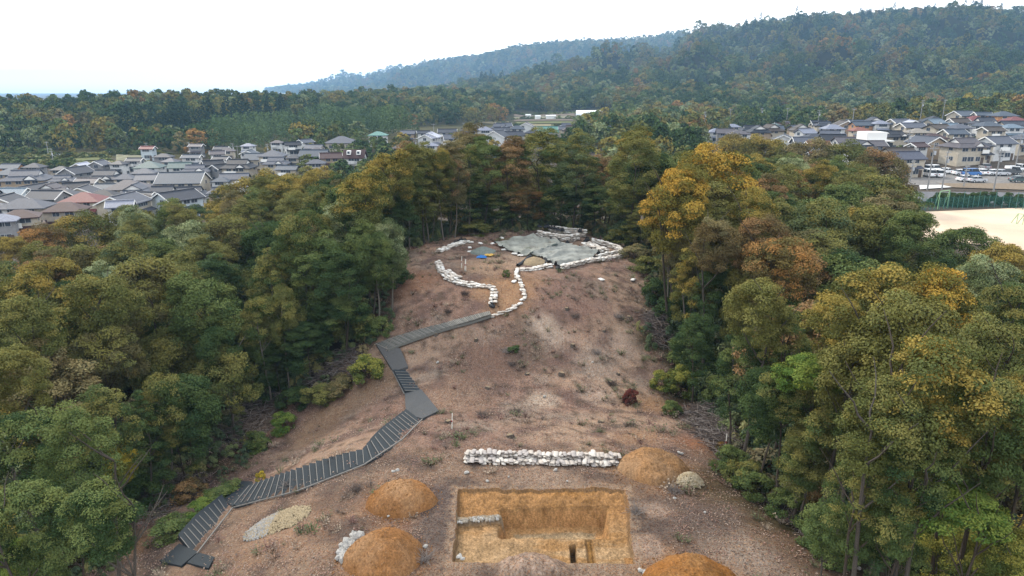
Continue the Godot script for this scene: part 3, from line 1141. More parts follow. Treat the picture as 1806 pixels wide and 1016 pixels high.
	if (kind == "hip" or kind == "gable") and not low and rng.randf() < 0.8:      # lean-to roof over the ground floor
		var lb := MB.new()
		var sgn := 1.0
		var lw := w * rng.randf_range(0.6, 1.0)
		var zf := d / 2 - 0.5
		var p := [Vector3(-lw / 2, 2.5, zf + 1.3), Vector3(lw / 2, 2.5, zf + 1.3), Vector3(lw / 2, 3.05, zf - 0.05), Vector3(-lw / 2, 3.05, zf - 0.05)]
		var q := []
		for v: Vector3 in p:
			q.append(v - Vector3(0, 0.14, 0))
		lb.hexa(q + p)
		part("porch_roof", lb.mesh(), o, Vector3.ZERO, rm)
	# windows on the front and on both sides
	var floors := [1.0] if h < 4.0 else [1.0, 3.7]
	for fy: float in floors:
		var nw := maxi(2, int(w / 3.2))
		for k in nw:
			var ww := rng.randf_range(1.1, 1.9)
			var wx := lerpf(-w / 2 + 1.6, w / 2 - 1.6, (k + 0.5) / nw) + rng.randf_range(-0.3, 0.3)
			window(o, Vector3(wx, fy + 0.55, d / 2 - 0.5), 0.0, ww, 1.15, glass, frame)
		for s: float in [-1, 1]:
			window(o, Vector3(s * (w / 2 - 0.5), fy + 0.6, rng.randf_range(-0.2, 0.2) * d), s * PI / 2, 1.3, 1.0, glass, frame)
	var dm := MB.new()
	dm.box(Vector3(w * 0.5 - 1.4, 0.95, d / 2 - 0.47), Vector3(0.9, 2.0, 0.08))
	part("door", dm.mesh(), o, Vector3.ZERO, mat("house door", 0.08, 0.055, 0.04, 0.5))
	if h > 4.0 and rng.randf() < 0.45:      # balcony
		var bm := MB.new()
		var bw := w * 0.4
		bm.box(Vector3(-w * 0.14, 3.3, d / 2 + 0.45), Vector3(bw, 1.0, 0.07))
		bm.box(Vector3(-w * 0.14, 2.86, d / 2 - 0.02), Vector3(bw, 0.1, 0.9))
		part("balcony", bm.mesh(), o, Vector3.ZERO, trim if rng.randf() < 0.6 else wm)
	return o

var unit_window: ArrayMesh
var unit_frame: ArrayMesh
func window(o: Node3D, at: Vector3, turn: float, w: float, h: float, glass: Material, frame: Material) -> void:
	if unit_window == null:
		var a := MB.new()
		a.box(Vector3.ZERO, Vector3(1, 1, 0.06))
		unit_window = a.mesh()
		var b := MB.new()
		b.box(Vector3(0, 0.53, 0.03), Vector3(1.12, 0.06, 0.08))
		b.box(Vector3(0, -0.53, 0.03), Vector3(1.12, 0.06, 0.1))
		for s: float in [-0.53, 0.0, 0.53]:
			b.box(Vector3(s, 0, 0.03), Vector3(0.05, 1.0, 0.07))
		unit_frame = b.mesh()
	var p := part("window", unit_window, o, at, glass)
	p.rotation.y = turn
	p.scale = Vector3(w, h, 1)
	part("frame", unit_frame, p, Vector3.ZERO, frame)

# ------------------------------------------------------------------ vehicles
func car(kind: String, paint: String, at: Vector3, turn: float, label: String) -> Node3D:
	var cols := {"white": Color(0.72, 0.72, 0.72), "silver": Color(0.42, 0.43, 0.45), "blue": Color(0.03, 0.13, 0.35), "darktruck": Color(0.05, 0.055, 0.06), "darkgreen": Color(0.03, 0.06, 0.06), "grey": Color(0.2, 0.2, 0.21)}
	var c: Color = cols[paint]
	var pm := mat("car paint " + paint, c.r, c.g, c.b, 0.25)
	pm.clearcoat_enabled = true
	var glass := mat("car glass", 0.02, 0.025, 0.03, 0.08)
	var tyre := mat("tyre", 0.02, 0.02, 0.02, 0.9)
	var o := thing("parked_truck" if kind == "truck" else "parked_car", label, "truck" if kind == "truck" else "car", at, turn, "vehicles in the car park")
	var prof := {   # side outline (x forward, y), lower body then roofline
		"sedan": [[-2.2, 0.35], [2.2, 0.35], [2.25, 0.62], [2.1, 0.8], [1.0, 0.95], [-1.6, 0.98], [-2.15, 0.92], [-2.25, 0.6]],
		"hatch": [[-1.8, 0.35], [1.85, 0.35], [1.9, 0.65], [1.75, 0.85], [0.9, 1.0], [-1.7, 1.05], [-1.85, 0.7]],
		"van": [[-2.1, 0.35], [2.1, 0.35], [2.15, 0.7], [2.0, 0.95], [1.5, 1.1], [-2.1, 1.15], [-2.15, 0.7]],
		"truck": [[-2.3, 0.5], [2.3, 0.5], [2.35, 0.9], [2.25, 1.1], [0.9, 1.15], [-2.3, 1.1]]}[kind] as Array
	var top := {"sedan": [[0.95, 0.95], [0.25, 1.42], [-1.1, 1.42], [-1.75, 0.98]], "hatch": [[0.95, 1.0], [0.35, 1.5], [-1.35, 1.5], [-1.75, 1.03]],
		"van": [[1.6, 1.08], [1.05, 1.85], [-2.0, 1.88], [-2.12, 1.12]], "truck": [[2.2, 1.1], [1.7, 1.95], [0.75, 1.95], [0.65, 1.13]]}[kind] as Array
	var body := MB.new()
	loft(body, prof, 0.84, 0.84)
	part("body", body.mesh(), o, Vector3.ZERO, pm)
	var cab := MB.new()
	loft(cab, top, 0.80, 0.66)
	part("cabin_glass", cab.mesh(), o, Vector3.ZERO, glass)
	var rb := MB.new()
	var xa: float = top[1][0]
	var xb: float = top[2][0]
	rb.box(Vector3((xa + xb) / 2, top[1][1] + 0.02, 0), Vector3(xa - xb + 0.1, 0.08, 1.36))
	for s: float in [-1, 1]:
		rb.box(Vector3((xa + xb) / 2 - 0.1, (top[1][1] + top[0][1]) / 2, s * 0.70), Vector3(0.12, top[1][1] - top[0][1], 0.12))
	part("roof_panel", rb.mesh(), o, Vector3.ZERO, pm)
	if kind == "truck":
		var bed := MB.new()
		for s: float in [-1, 1]:
			bed.box(Vector3(-0.85, 1.32, s * 0.8), Vector3(2.9, 0.4, 0.06))
		bed.box(Vector3(-2.28, 1.32, 0), Vector3(0.06, 0.4, 1.6))
		part("load_bed", bed.mesh(), o, Vector3.ZERO, pm)
	var x0: float = prof[1][0] - 0.85
	var x1: float = prof[0][0] + 0.8
	for x: float in [x0, x1]:
		for s: float in [-0.74, 0.74]:
			var cm := CylinderMesh.new()
			cm.top_radius = 0.33
			cm.bottom_radius = 0.33
			cm.height = 0.22
			cm.radial_segments = 16
			var wn := part("wheel", cm, o, Vector3(x, 0.33, s), tyre)
			wn.rotation.x = PI / 2
			var hub := CylinderMesh.new()
			hub.top_radius = 0.18
			hub.bottom_radius = 0.18
			hub.height = 0.24
			hub.radial_segments = 12
			part("rim", hub, wn, Vector3.ZERO, mat("rim", 0.4, 0.4, 0.4, 0.35))
	for s: float in [-0.6, 0.6]:
		var hb := MB.new()
		hb.box(Vector3(prof[1][0] + 0.02, 0.7, s), Vector3(0.08, 0.16, 0.32))
		part("headlight", hb.mesh(), o, Vector3.ZERO, mat("headlight", 0.6, 0.62, 0.65, 0.1))
		var tb := MB.new()
		tb.box(Vector3(prof[0][0] - 0.02, 0.8, s), Vector3(0.08, 0.2, 0.26))
		part("tail_light", tb.mesh(), o, Vector3.ZERO, mat("tail light", 0.25, 0.01, 0.01, 0.2))
	return o

func loft(mb: MB, prof: Array, half_low: float, half_top: float) -> void:      # a side outline given thickness, narrower at the top
	var lo := 99.0
	var hi := -99.0
	for p in prof:
		lo = minf(lo, p[1])
		hi = maxf(hi, p[1])
	var a := []
	var b := []
	for p in prof:
		var hw := lerpf(half_low, half_top, (p[1] - lo) / (hi - lo))
		a.append(Vector3(p[0], p[1], hw))
		b.append(Vector3(p[0], p[1], -hw))
	var n := prof.size()
	for i in range(1, n - 1):
		mb.tri(a[0], a[i], a[i + 1])
		mb.tri(b[0], b[i + 1], b[i])
	for i in n:
		var j := (i + 1) % n
		mb.quad(b[i], b[j], a[j], a[i])

func utility_pole(at: Vector3, h: float, label: String, big: bool) -> Node3D:
	var o := thing("utility_pole", label, "utility pole", at, rng.randf_range(-0.5, 0.5), "utility poles among the houses")
	var conc := mat("pole concrete", 0.22, 0.215, 0.21, 0.9)
	var pm := MB.new()
	pm.tube([Vector3(0, -0.5, 0), Vector3(0, h, 0)], [0.18, 0.11], 8)
	part("pole", pm.mesh(), o, Vector3.ZERO, conc)
	for k in (2 if big else 1):
		var am := MB.new()
		am.box(Vector3(0, h - 0.4 - k * 0.9, 0.14), Vector3(1.7, 0.1, 0.1))
		part("crossarm", am.mesh(), o, Vector3.ZERO, mat("steel arm", 0.24, 0.245, 0.25, 0.5))
		for s: float in [-0.75, -0.3, 0.3, 0.75]:
			var im := MB.new()
			im.tube([Vector3(s, h - 0.35 - k * 0.9, 0.14), Vector3(s, h - 0.12 - k * 0.9, 0.14)], [0.05, 0.04], 6)
			part("insulator", im.mesh(), o, Vector3.ZERO, mat("insulator", 0.35, 0.35, 0.34, 0.3))
	if big:
		var tm := MB.new()
		tm.tube([Vector3(0.3, h - 2.6, 0.15), Vector3(0.3, h - 1.75, 0.15)], [0.24, 0.24], 10)
		part("transformer", tm.mesh(), o, Vector3.ZERO, mat("transformer", 0.36, 0.37, 0.38, 0.5))
	return o

func sheet(called: String, q: Array, up: float, m: Material, nu := 14, nv := 10) -> void:      # a draped patch of ground cover
	var mb := MB.new()
	for j in nv + 1:
		for i in nu + 1:
			var a: Vector2 = (q[0] as Vector2).lerp(q[1], float(i) / nu)
			var b: Vector2 = (q[3] as Vector2).lerp(q[2], float(i) / nu)
			mb.v.append(gp(a.lerp(b, float(j) / nv), up))
	for j in nv:
		for i in nu:
			var a := j * (nu + 1) + i
			mb.ix.append(a); mb.ix.append(a + nu + 1); mb.ix.append(a + nu + 2)
			mb.ix.append(a); mb.ix.append(a + nu + 2); mb.ix.append(a + 1)
	smooth(mb)
	if mb.n.size() and mb.n[0].y < 0.0:
		for t in range(0, mb.ix.size(), 3):
			var k := mb.ix[t + 1]
			mb.ix[t + 1] = mb.ix[t + 2]
			mb.ix[t + 2] = k
		smooth(mb)
	setting(called, mb.mesh(m))

func stick_pile(called: String, label: String, poly: Array, n: int, m: Array, high := 0.7) -> void:
	var pts := PackedVector2Array(poly)
	var lo := pts[0]
	var hi := pts[0]
	for p in pts:
		lo = lo.min(p)
		hi = hi.max(p)
	var mid := (lo + hi) * 0.5
	var o := thing(called, label, "brush pile", gp(mid))
	for s in m.size():
		var mb := MB.new()
		var k := 0
		while k < n / m.size():
			var p := Vector2(rng.randf_range(lo.x, hi.x), rng.randf_range(lo.y, hi.y))
			var e := edge_distance(p, pts)
			if e < 0.0:
				continue
			k += 1
			var y := rng.randf() * high * ss(0.0, 1.2, e)
			var a := rng.randf() * TAU
			var l := rng.randf_range(0.5, 1.7)
			var dir := Vector3(cos(a), rng.randf_range(-0.25, 0.3), sin(a)) * l
			var c := gp(p, y) - o.position
			var bend := Vector3(rng.randf_range(-0.15, 0.15), rng.randf_range(-0.05, 0.15), rng.randf_range(-0.15, 0.15))
			var r := rng.randf_range(0.010, 0.03)
			mb.tube([c - dir * 0.5, c + bend, c + dir * 0.5], [r, r * 0.8, r * 0.4], 4)
		var part_o := part("branches", mb.mesh(), o, Vector3.ZERO, m[s])
		part_o.set_meta("kind", "stuff")

# ------------------------------------------------------------------ the scene
func _ready() -> void:
	rng.seed = 20
	noise.seed = 4
	noise.frequency = 0.05
	noise_b.seed = 9
	noise_b.frequency = 0.05
	clearing = PackedVector2Array(clearing_list)
	# camera, sky, light, exposure
	var cam := Camera3D.new()
	cam.name = "camera"
	cam.position = Vector3(0, 26, 0)
	cam.rotation_degrees = Vector3(-15.9, 0, 0)
	cam.fov = 45.21
	cam.near = 0.5
	cam.far = 30000.0
	add_child(cam)
	cam.current = true
	var env := Environment.new()
	env.background_mode = Environment.BG_SKY
	var sky_m := ProceduralSkyMaterial.new()
	sky_m.sky_top_color = Color(0.93, 0.96, 1.0)
	sky_m.sky_horizon_color = Color(1.0, 1.0, 1.0)
	sky_m.sky_curve = 0.25
	sky_m.ground_horizon_color = Color(0.8, 0.83, 0.86)
	sky_m.ground_bottom_color = Color(0.25, 0.24, 0.22)
	sky_m.sky_energy_multiplier = 1.0
	var sky := Sky.new()
	sky.sky_material = sky_m
	env.sky = sky
	env.background_energy_multiplier = 0.95
	env.tonemap_mode = Environment.TONE_MAPPER_LINEAR
	env.tonemap_exposure = 2.7
	env.sdfgi_enabled = true
	env.ssao_enabled = true
	env.ssil_enabled = true
	env.fog_enabled = true
	env.fog_density = 0.00015
	env.fog_light_color = Color(0.66, 0.84, 1.0)
	var we := WorldEnvironment.new()
	we.name = "environment"
	we.environment = env
	add_child(we)
	var sun := DirectionalLight3D.new()
	sun.name = "sun"
	sun.light_energy = 0.5
	sun.light_color = Color(1.0, 0.96, 0.90)
	sun.light_angular_distance = 10.0
	sun.shadow_enabled = true
	add_child(sun)
	sun.look_at_from_position(Vector3(-60, 75, -70), Vector3.ZERO)

	# ---------------- ground
	blobs = [
		[Vector2(-5.54, -30.36), 2.2, Color(0.36, 0.21, 0.11), 0.5], [Vector2(-5.69, -26.1), 2.2, Color(0.36, 0.21, 0.11), 0.5], [Vector2(7.63, -33.47), 2.4, Color(0.36, 0.235, 0.14), 0.55], [Vector2(7.83, -25.14), 2.4, Color(0.34, 0.20, 0.10), 0.5],
		[Vector2(2.6, -52.77), 1.5, Color(0.47, 0.41, 0.34), 0.8], [Vector2(3.22, -51.3), 1.3, Color(0.42, 0.36, 0.30), 0.7], [Vector2(0.09, -50.39), 2.4, Color(0.17, 0.14, 0.115), 0.8], [Vector2(6.35, -49.14), 2.0, Color(0.42, 0.36, 0.30), 0.7],
		[Vector2(8.78, -51.07), 1.6, Color(0.44, 0.37, 0.31), 0.6], [Vector2(2.28, -44.68), 1.1, Color(0.50, 0.44, 0.36), 0.7], [Vector2(5.75, -45.41), 1.3, Color(0.45, 0.38, 0.32), 0.6], [Vector2(-2.31, -49.61), 3.0, Color(0.22, 0.155, 0.125), 0.7],
		[Vector2(-4.14, -45.05), 3.0, Color(0.27, 0.195, 0.15), 0.6], [Vector2(5.19, -56.77), 3.4, Color(0.27, 0.19, 0.16), 0.6], [Vector2(-0.65, -58.62), 2.8, Color(0.38, 0.255, 0.155), 0.9], [Vector2(-0.38, -55.95), 1.8, Color(0.39, 0.265, 0.165), 0.9],
		[Vector2(-2.31, -63.48), 3.2, Color(0.38, 0.29, 0.21), 0.8], [Vector2(-0.17, -66.37), 2.5, Color(0.42, 0.34, 0.26), 0.7], [Vector2(-9.57, -61.45), 2.5, Color(0.30, 0.185, 0.125), 0.7], [Vector2(9.66, -43.6), 1.6, Color(0.36, 0.245, 0.155), 0.8],
		[Vector2(7.79, -37.8), 1.5, Color(0.35, 0.245, 0.165), 0.8], [Vector2(1.74, -33.12), 1.8, Color(0.32, 0.255, 0.20), 0.7], [Vector2(-3.55, -30.97), 1.6, Color(0.14, 0.118, 0.108), 0.85], [Vector2(-3.55, -28.14), 1.6, Color(0.14, 0.118, 0.105), 0.8],
		[Vector2(8.68, -29.03), 2.4, Color(0.15, 0.125, 0.112), 0.7], [Vector2(10.75, -28.65), 2.2, Color(0.18, 0.15, 0.128), 0.6], [Vector2(6.95, -29.97), 0.9, Color(0.36, 0.29, 0.235), 0.8], [Vector2(6.16, -27.3), 0.9, Color(0.36, 0.29, 0.235), 0.8],
		[Vector2(10.6, -26.54), 1.6, Color(0.37, 0.315, 0.26), 0.8], [Vector2(-10.12, -29.5), 2.2, Color(0.33, 0.235, 0.165), 0.6], [Vector2(-12.47, -28.81), 2.5, Color(0.34, 0.25, 0.18), 0.6], [Vector2(-8.92, -31.54), 1.4, Color(0.17, 0.13, 0.105), 0.7],
		[Vector2(-11.6, -49.44), 2.4, Color(0.34, 0.25, 0.17), 0.7], [Vector2(-14.58, -46.94), 2.4, Color(0.36, 0.265, 0.18), 0.7], [Vector2(-21.74, -34.95), 1.6, Color(0.33, 0.215, 0.135), 0.8], [Vector2(-21.94, -42.07), 1.2, Color(0.10, 0.10, 0.045), 0.7],
		[Vector2(11.04, -37.11), 1.3, Color(0.30, 0.17, 0.105), 0.8], [Vector2(11.58, -32.21), 2.0, Color(0.12, 0.10, 0.06), 0.7], [Vector2(13.28, -28.11), 2.0, Color(0.24, 0.18, 0.125), 0.6], [Vector2(-6.42, -45.56), 0.9, Color(0.35, 0.26, 0.20), 0.7]]
	var litter := litter_image()
	var gm := StandardMaterial3D.new()
	gm.resource_name = "leaf litter"
	gm.albedo_color = Color(1, 1, 1)
	gm.vertex_color_use_as_albedo = true
	gm.albedo_texture = litter
	gm.uv1_triplanar = true
	gm.uv1_world_triplanar = true
	gm.uv1_scale = Vector3.ONE / 6.3
	gm.roughness = 0.95
	gm.metallic_specular = 0.15
	build_ground(gm)
	weather = noise_image(256, 0.03, 0.72, 1.0, 12)
	plaster = noise_image(256, 0.02, 0.84, 1.0, 15)
	var grain := noise_image(512, 0.05, 0.45, 1.0, 18, 6)
	var soil_m := StandardMaterial3D.new()
	soil_m.resource_name = "dug soil"
	soil_m.vertex_color_use_as_albedo = true
	soil_m.albedo_texture = soil_image()
	soil_m.uv1_triplanar = true
	soil_m.uv1_world_triplanar = true
	soil_m.uv1_scale = Vector3.ONE * 0.45
	soil_m.roughness = 0.95
	soil_m.metallic_specular = 0.12
	build_trench(soil_m, gm)

	# ---------------- far ground: playing field, roads, car park, paddy fields
	var sand := mat("playing field sand", 0.60, 0.46, 0.33, 0.95, noise_image(256, 0.012, 0.80, 1.0, 21), 0.012)
	sheet("playing_field", [Vector2(71.35, -122.96), Vector2(102.81, -129.61), Vector2(74.59, -88.13), Vector2(58.97, -102.25)], 0.10, sand)
	var asphalt := mat("asphalt", 0.115, 0.115, 0.12, 0.9, noise_image(256, 0.03, 0.78, 1.0, 22), 0.07)
	sheet("road", [Vector2(84.74, -149.55), Vector2(116.16, -147.22), Vector2(104.45, -131.77), Vector2(77.34, -135.96)], 0.12, asphalt)
	sheet("car_park", [Vector2(105.17, -187.14), Vector2(145.13, -185.92), Vector2(126.44, -160.8), Vector2(90.13, -159.45)], 0.14, mat("car park gravel", 0.19, 0.175, 0.16, 0.95, weather, 0.08))
	sheet("verge", [Vector2(100.17, -162.56), Vector2(124.52, -162.05), Vector2(115.64, -150.05), Vector2(96.45, -156.3)], 0.20, mat("dry verge", 0.20, 0.15, 0.10, 0.95, weather, 0.2))
	sheet("pavement", [Vector2(93.41, -159), Vector2(98.85, -159.38), Vector2(98.84, -155.68), Vector2(89.78, -152.35)], 0.22, mat("pale concrete", 0.55, 0.54, 0.52, 0.9, plaster, 0.2))
	var crops := [["field_green", 0.115, 0.125, 0.035], ["field_straw", 0.21, 0.175, 0.085], ["field_brown", 0.125, 0.095, 0.065], ["field_pale", 0.19, 0.18, 0.11]]
	var strips := [
		[[Vector2(1.74, -662.41), Vector2(56.29, -621.52), Vector2(54.5, -601.5), Vector2(1.71, -648.53)], 0], [[Vector2(1.69, -641.81), Vector2(52.5, -594.92), Vector2(50.48, -571.42), Vector2(1.63, -619.39)], 2], [[Vector2(1.62, -613.26), Vector2(71.2, -552.68), Vector2(69.61, -539.88), Vector2(1.56, -593.13)], 3], [[Vector2(1.54, -582.66), Vector2(68.92, -534.35), Vector2(67.59, -523.72), Vector2(1.49, -564.54)], 2],
		[[Vector2(2.8, -556.92), Vector2(65.89, -520.04), Vector2(64.66, -509.98), Vector2(2.73, -542.05)], 0], [[Vector2(7.78, -533.16), Vector2(49, -511.65), Vector2(45.6, -488.01), Vector2(7.36, -504.69)], 1], [[Vector2(8.05, -474.04), Vector2(30.52, -471.07), Vector2(27.56, -441.36), Vector2(8.56, -441.52)], 0], [[Vector2(34.48, -513.62), Vector2(48.62, -507.55), Vector2(45.13, -470.78), Vector2(31.64, -471.01)], 1], [[Vector2(24.09, -670.6), Vector2(52.85, -598.89), Vector2(50.22, -568.48), Vector2(21.99, -611.6)], 2], [[Vector2(-26.3, -554.21), Vector2(-2.57, -568.27), Vector2(-2.48, -548.81), Vector2(-25.62, -539.47)], 1],
		[[Vector2(-218.35, -299.09), Vector2(-193.85, -302.49), Vector2(-188.58, -293.94), Vector2(-212.75, -291.08)], 0], [[Vector2(-209.62, -286.62), Vector2(-185.61, -289.13), Vector2(-179.95, -279.94), Vector2(-202.75, -276.79)], 0], [[Vector2(-192.62, -302.48), Vector2(-176.15, -305.84), Vector2(-165.23, -286.19), Vector2(-179.68, -281.35)], 0], [[Vector2(-179.95, -279.94), Vector2(-161.1, -282.87), Vector2(-135.88, -273.27), Vector2(-184.47, -269.46)], 1], [[Vector2(-170.22, -301.78), Vector2(-153.37, -297.33), Vector2(-144.37, -279.21), Vector2(-159.91, -282.8)], 3], [[Vector2(-194.41, -264.87), Vector2(-182.77, -266.86), Vector2(-160.43, -235.36), Vector2(-173.45, -234.75)], 1]]
	for s in strips:
		var cr: Array = crops[s[1]]
		sheet("field", s[0], 0.5, mat(cr[0], cr[1], cr[2], cr[3], 0.95, weather, 0.03), 24, 10)

	# ---------------- trees: crown and trunk variants
	for i in 7:
		crowns["broad"] = crowns.get("broad", []) + [crown("broad", 100 + i)]
	for i in 5:
		crowns["tall"] = crowns.get("tall", []) + [crown("tall", 200 + i, 340, 0.16, 10, 8)]
	for i in 2:
		crowns["flat"] = crowns.get("flat", []) + [crown("flat", 300 + i, 260, 0.17, 7, 10)]
		crowns["conifer"] = crowns.get("conifer", []) + [crown("conifer", 400 + i, 380, 0.19)]
	for i in 5:
		trunks.append(trunk_mesh(500 + i))
	bark = [mat("bark grey", 0.13, 0.11, 0.09, 0.95, grain, 0.9), mat("bark brown", 0.105, 0.082, 0.062, 0.95, grain, 0.9), mat("bark pale", 0.24, 0.21, 0.175, 0.95, grain, 0.9)]
	var feature := [
	["orange", "broad", -57.97, -77.99, 11, 2.57],
	["rust", "broad", -63.32, -91.2, 10.58, 3.85],
	["olive", "broad", -63.26, -100.49, 11.45, 5.18],
	["gold", "broad", -57.33, -102.81, 11.43, 5.29],
	["green", "broad", -51.81, -105.15, 11.53, 4.4],
	["dark", "tall", -54.38, -118.85, 9.45, 3.87],
	["gold", "broad", -51.48, -130.5, 12.42, 6.63],
	["olive", "broad", -42.25, -127.49, 12.31, 6.46],
	["orange", "broad", -31.57, -112.11, 12.5, 4.64],
	["silver", "tall", -14.66, -61.23, 10.47, 3.14],
	["olive", "broad", -12.91, -59.8, 12.68, 2.75],
	["gold", "broad", -12.2, -70.33, 11.36, 3.05],
	["olive", "tall", -9.95, -76.1, 11.26, 3.11],
	["brown", "tall", -7.25, -79.14, 11.12, 3.05],
	["green", "tall", -3.5, -81.55, 11.38, 3.33],
	["rust", "tall", 0.13, -82.46, 11.28, 3.37],
	["green", "tall", 3.5, -83.15, 12.39, 3.76],
	["silver", "tall", 7.2, -81.79, 12.24, 3.33],
	["olive", "tall", 12.9, -73.47, 12.26, 3.16],
	["orange", "broad", 51.4, -163.03, 12.61, 7.4],
	["gold", "broad", 56.65, -154.54, 12.58, 7.37],
	["brown", "broad", 60.16, -141.85, 12.33, 7.1],
	["olive", "broad", 66.11, -138.56, 12, 6.94],
	["brown", "broad", 67.02, -126.18, 11.38, 5.76],
	["green", "broad", 45.02, -84.24, 11.46, 5.07],
	["orange", "broad", 41.35, -71.8, 9, 2.01],
	["brightgold", "broad", 17.83, -61.91, 13.53, 4.26],
	["brightgold", "broad", 12.95, -53.71, 12.65, 2.98],
	["gold", "broad", 18.78, -53.72, 13, 2.37],
	["brightgold", "broad", 13.74, -55.41, 13, 2.55],
	["brown", "broad", 44.46, -100.83, 11.4, 5.56],
	["olive", "broad", 42.45, -110.97, 11.45, 6.11],
	["rust", "broad", 14.3, -47.15, 13, 2.1],
	["rust", "broad", 18.04, -48.71, 13, 2.4],
	["orange", "broad", 18.26, -45.03, 12.69, 2.77],
	["gold", "broad", 12.5, -34.04, 11.02, 1.8],
	["green", "broad", 29.54, -65.93, 11.5, 4.62],
	["olive", "broad", 32.89, -61.2, 11.56, 4.02],
	["green", "broad", 34.25, -58.01, 11.69, 2.71],
	["green", "broad", 43.35, -65.47, 8.62, 3.39],
	["orange", "broad", 42.18, -57.82, 8.7, 2.74],
	["silver", "broad", 30.07, -42.34, 12, 2.33],
	["gold", "broad", 19.16, -34.99, 12.69, 2.86],
	["brightgold", "broad", 22.53, -35.56, 13, 2.57],
	["gold", "broad", 15.94, -26.13, 13, 2.43],
	["gold", "broad", 14.24, -28.39, 12, 1.66],
	["green", "broad", 27.71, -36.01, 12, 1.91],
	["olive", "broad", 21.26, -28.71, 12, 2.12],
	["gold", "broad", 14.51, -26.65, 11.02, 1.98],
	["brightgreen", "flat", 13.82, -29.44, 8.78, 1.75],
	["olive", "broad", 13.29, -20.21, 13, 2.02],
	["green", "broad", 15.25, -20.05, 12, 1.72],
	["dark", "broad", 12.9, -32.34, 6.96, 1.86],
	["olive", "tall", 13.91, -29.24, 5.84, 1.64],
	["green", "tall", 11.68, -20.55, 8.99, 1.22],
	["dark", "broad", 12.75, -19.57, 10, 1.31],
	["brightgreen", "flat", 14.37, -19.22, 8.32, 1.51],
	["yellowgreen", "broad", 15.81, -18.8, 7.5, 1.21],
	["dark", "tall", 14.78, -48.66, 9.28, 2.09],
	["gold", "tall", 13.59, -49.97, 9.47, 1.89],
	["dark", "tall", 12.61, -35.4, 7.96, 1.56],
	["dark", "tall", 12.65, -44.53, 6.89, 1.73],
	["green", "tall", 14.33, -33.91, 9.79, 1.48],
	["green", "broad", 16.18, -19.62, 10.35, 1.21],
	["olive", "broad", 11.85, -20.01, 11.41, 1.51],
	["olive", "broad", -49.38, -71.81, 11.63, 3.4],
	["gold", "broad", -39.41, -54.38, 12.68, 2.86],
	["brown", "broad", -45.74, -71.73, 11.59, 3.74],
	["silver", "broad", -39.79, -69.6, 12.65, 3.29],
	["orange", "broad", -43.63, -64.27, 11.67, 3.06],
	["green", "broad", -37.43, -71.7, 11.63, 3.39],
	["silver", "broad", -36.69, -76.99, 12.58, 3.8],
	["brown", "broad", -33.44, -78.54, 12.56, 4.05],
	["brown", "broad", -28.54, -52.69, 13.57, 3.79],
	["olive", "broad", -28.23, -46.05, 14, 2.66],
	["green", "broad", -23.76, -50.44, 12.66, 3.16],
	["olive", "broad", -29.43, -72.62, 7.57, 4.01],
	["green", "tall", -20.32, -57.4, 11, 2.45],
	["green", "broad", -18.07, -58.01, 12.7, 2.71],
	["green", "tall", -16.18, -56.8, 10.61, 2.95],
	["dark", "flat", -23.28, -64.39, 12, 3.01],
	["dark", "tall", -14.11, -54.98, 9.46, 2.61],
	["green", "tall", -12.19, -57.58, 9.1, 2.43],
	["rust", "tall", -29.21, -39.87, 11.1, 3.58],
	["olive", "broad", -26.34, -49.68, 8.64, 3.18],
	["brown", "broad", -27.82, -44.47, 10.7, 2.62],
	["olive", "tall", -23.04, -57.12, 6.73, 3.06],
	["olive", "broad", -30.35, -40.52, 14, 2.36],
	["gold", "broad", -24.19, -31.28, 14, 1.71],
	["green", "tall", -16.74, -24.02, 11.72, 1.59],
	["dark", "broad", -20.32, -25.9, 12, 1.86],
	["green", "tall", -24.12, -37.07, 9.47, 2.24],
	["dark", "conifer", -23.37, -39.68, 8.14, 1.82],
	["dark", "broad", -21.51, -42.18, 7.63, 2.65],
	["green", "tall", -22.32, -41.85, 5, 1.93],
	["yellow", "broad", -23.97, -37.72, 5, 1.07],
	["dark", "broad", -13.22, -19.17, 9.66, 1.31],
	["dark", "broad", -16.54, -20.69, 10, 1.42],
	["green", "broad", -15.89, -20.77, 8, 1.23],
	["brightgreen", "broad", -17.75, -21.11, 8, 1.02],
	["green", "tall", -19.68, -58.05, 6.5, 2.8],
	["olive", "broad", -21.4, -48.14, 7.7, 2.62],
	["green", "broad", -26.48, -57.03, 7.66, 3.06],
	["dark", "tall", -16.87, -53.23, 5.46, 2.34],
	["dark", "tall", -13.93, -55.1, 5.17, 2.4],
	["dark", "tall", -19.36, -53.32, 5, 2.1],
	["dark", "tall", -12.01, -71.51, 6.69, 2.65],
	["olive", "tall", -9.06, -77.09, 7.43, 2.84],
	["dark", "tall", -5.52, -80.97, 6.82, 2.8],
	["green", "tall", -1.56, -82.09, 5.84, 2.84],
	["rust", "tall", 1.85, -82.89, 5.29, 2.68],
	["dark", "tall", 5.9, -82.28, 5.89, 2.85],
	["dark", "tall", 9.78, -80.79, 6.19, 2.8],
	["green", "tall", 12.66, -74.14, 6.57, 2.74],
	["gold", "tall", 13.67, -71.05, 5, 1.98],
	["green", "broad", 15.03, -20.78, 10, 1.6],
	["olive", "broad", 19.56, -24.59, 11, 1.61],
	["green", "broad", 12.22, -19.78, 8, 1.25],
	["green", "broad", 14.43, -27.61, 7.52, 1.68],
	["olive", "broad", 13.29, -19.81, 11, 1.31],
	["green", "broad", 13.43, -30.59, 7.52, 1.53],
	["green", "broad", 11.78, -21.5, 6, 1.26],
	["dark", "broad", 13.01, -20.34, 6, 1.2],
	["yellowgreen", "broad", 15.55, -20.52, 6, 1.33],
	["green", "broad", 13.94, -29.11, 5, 1.36],
	["brightgreen", "broad", 15.68, -22.97, 6, 1.46],
	["green", "broad", 14.64, -24.24, 6.04, 1.39]]
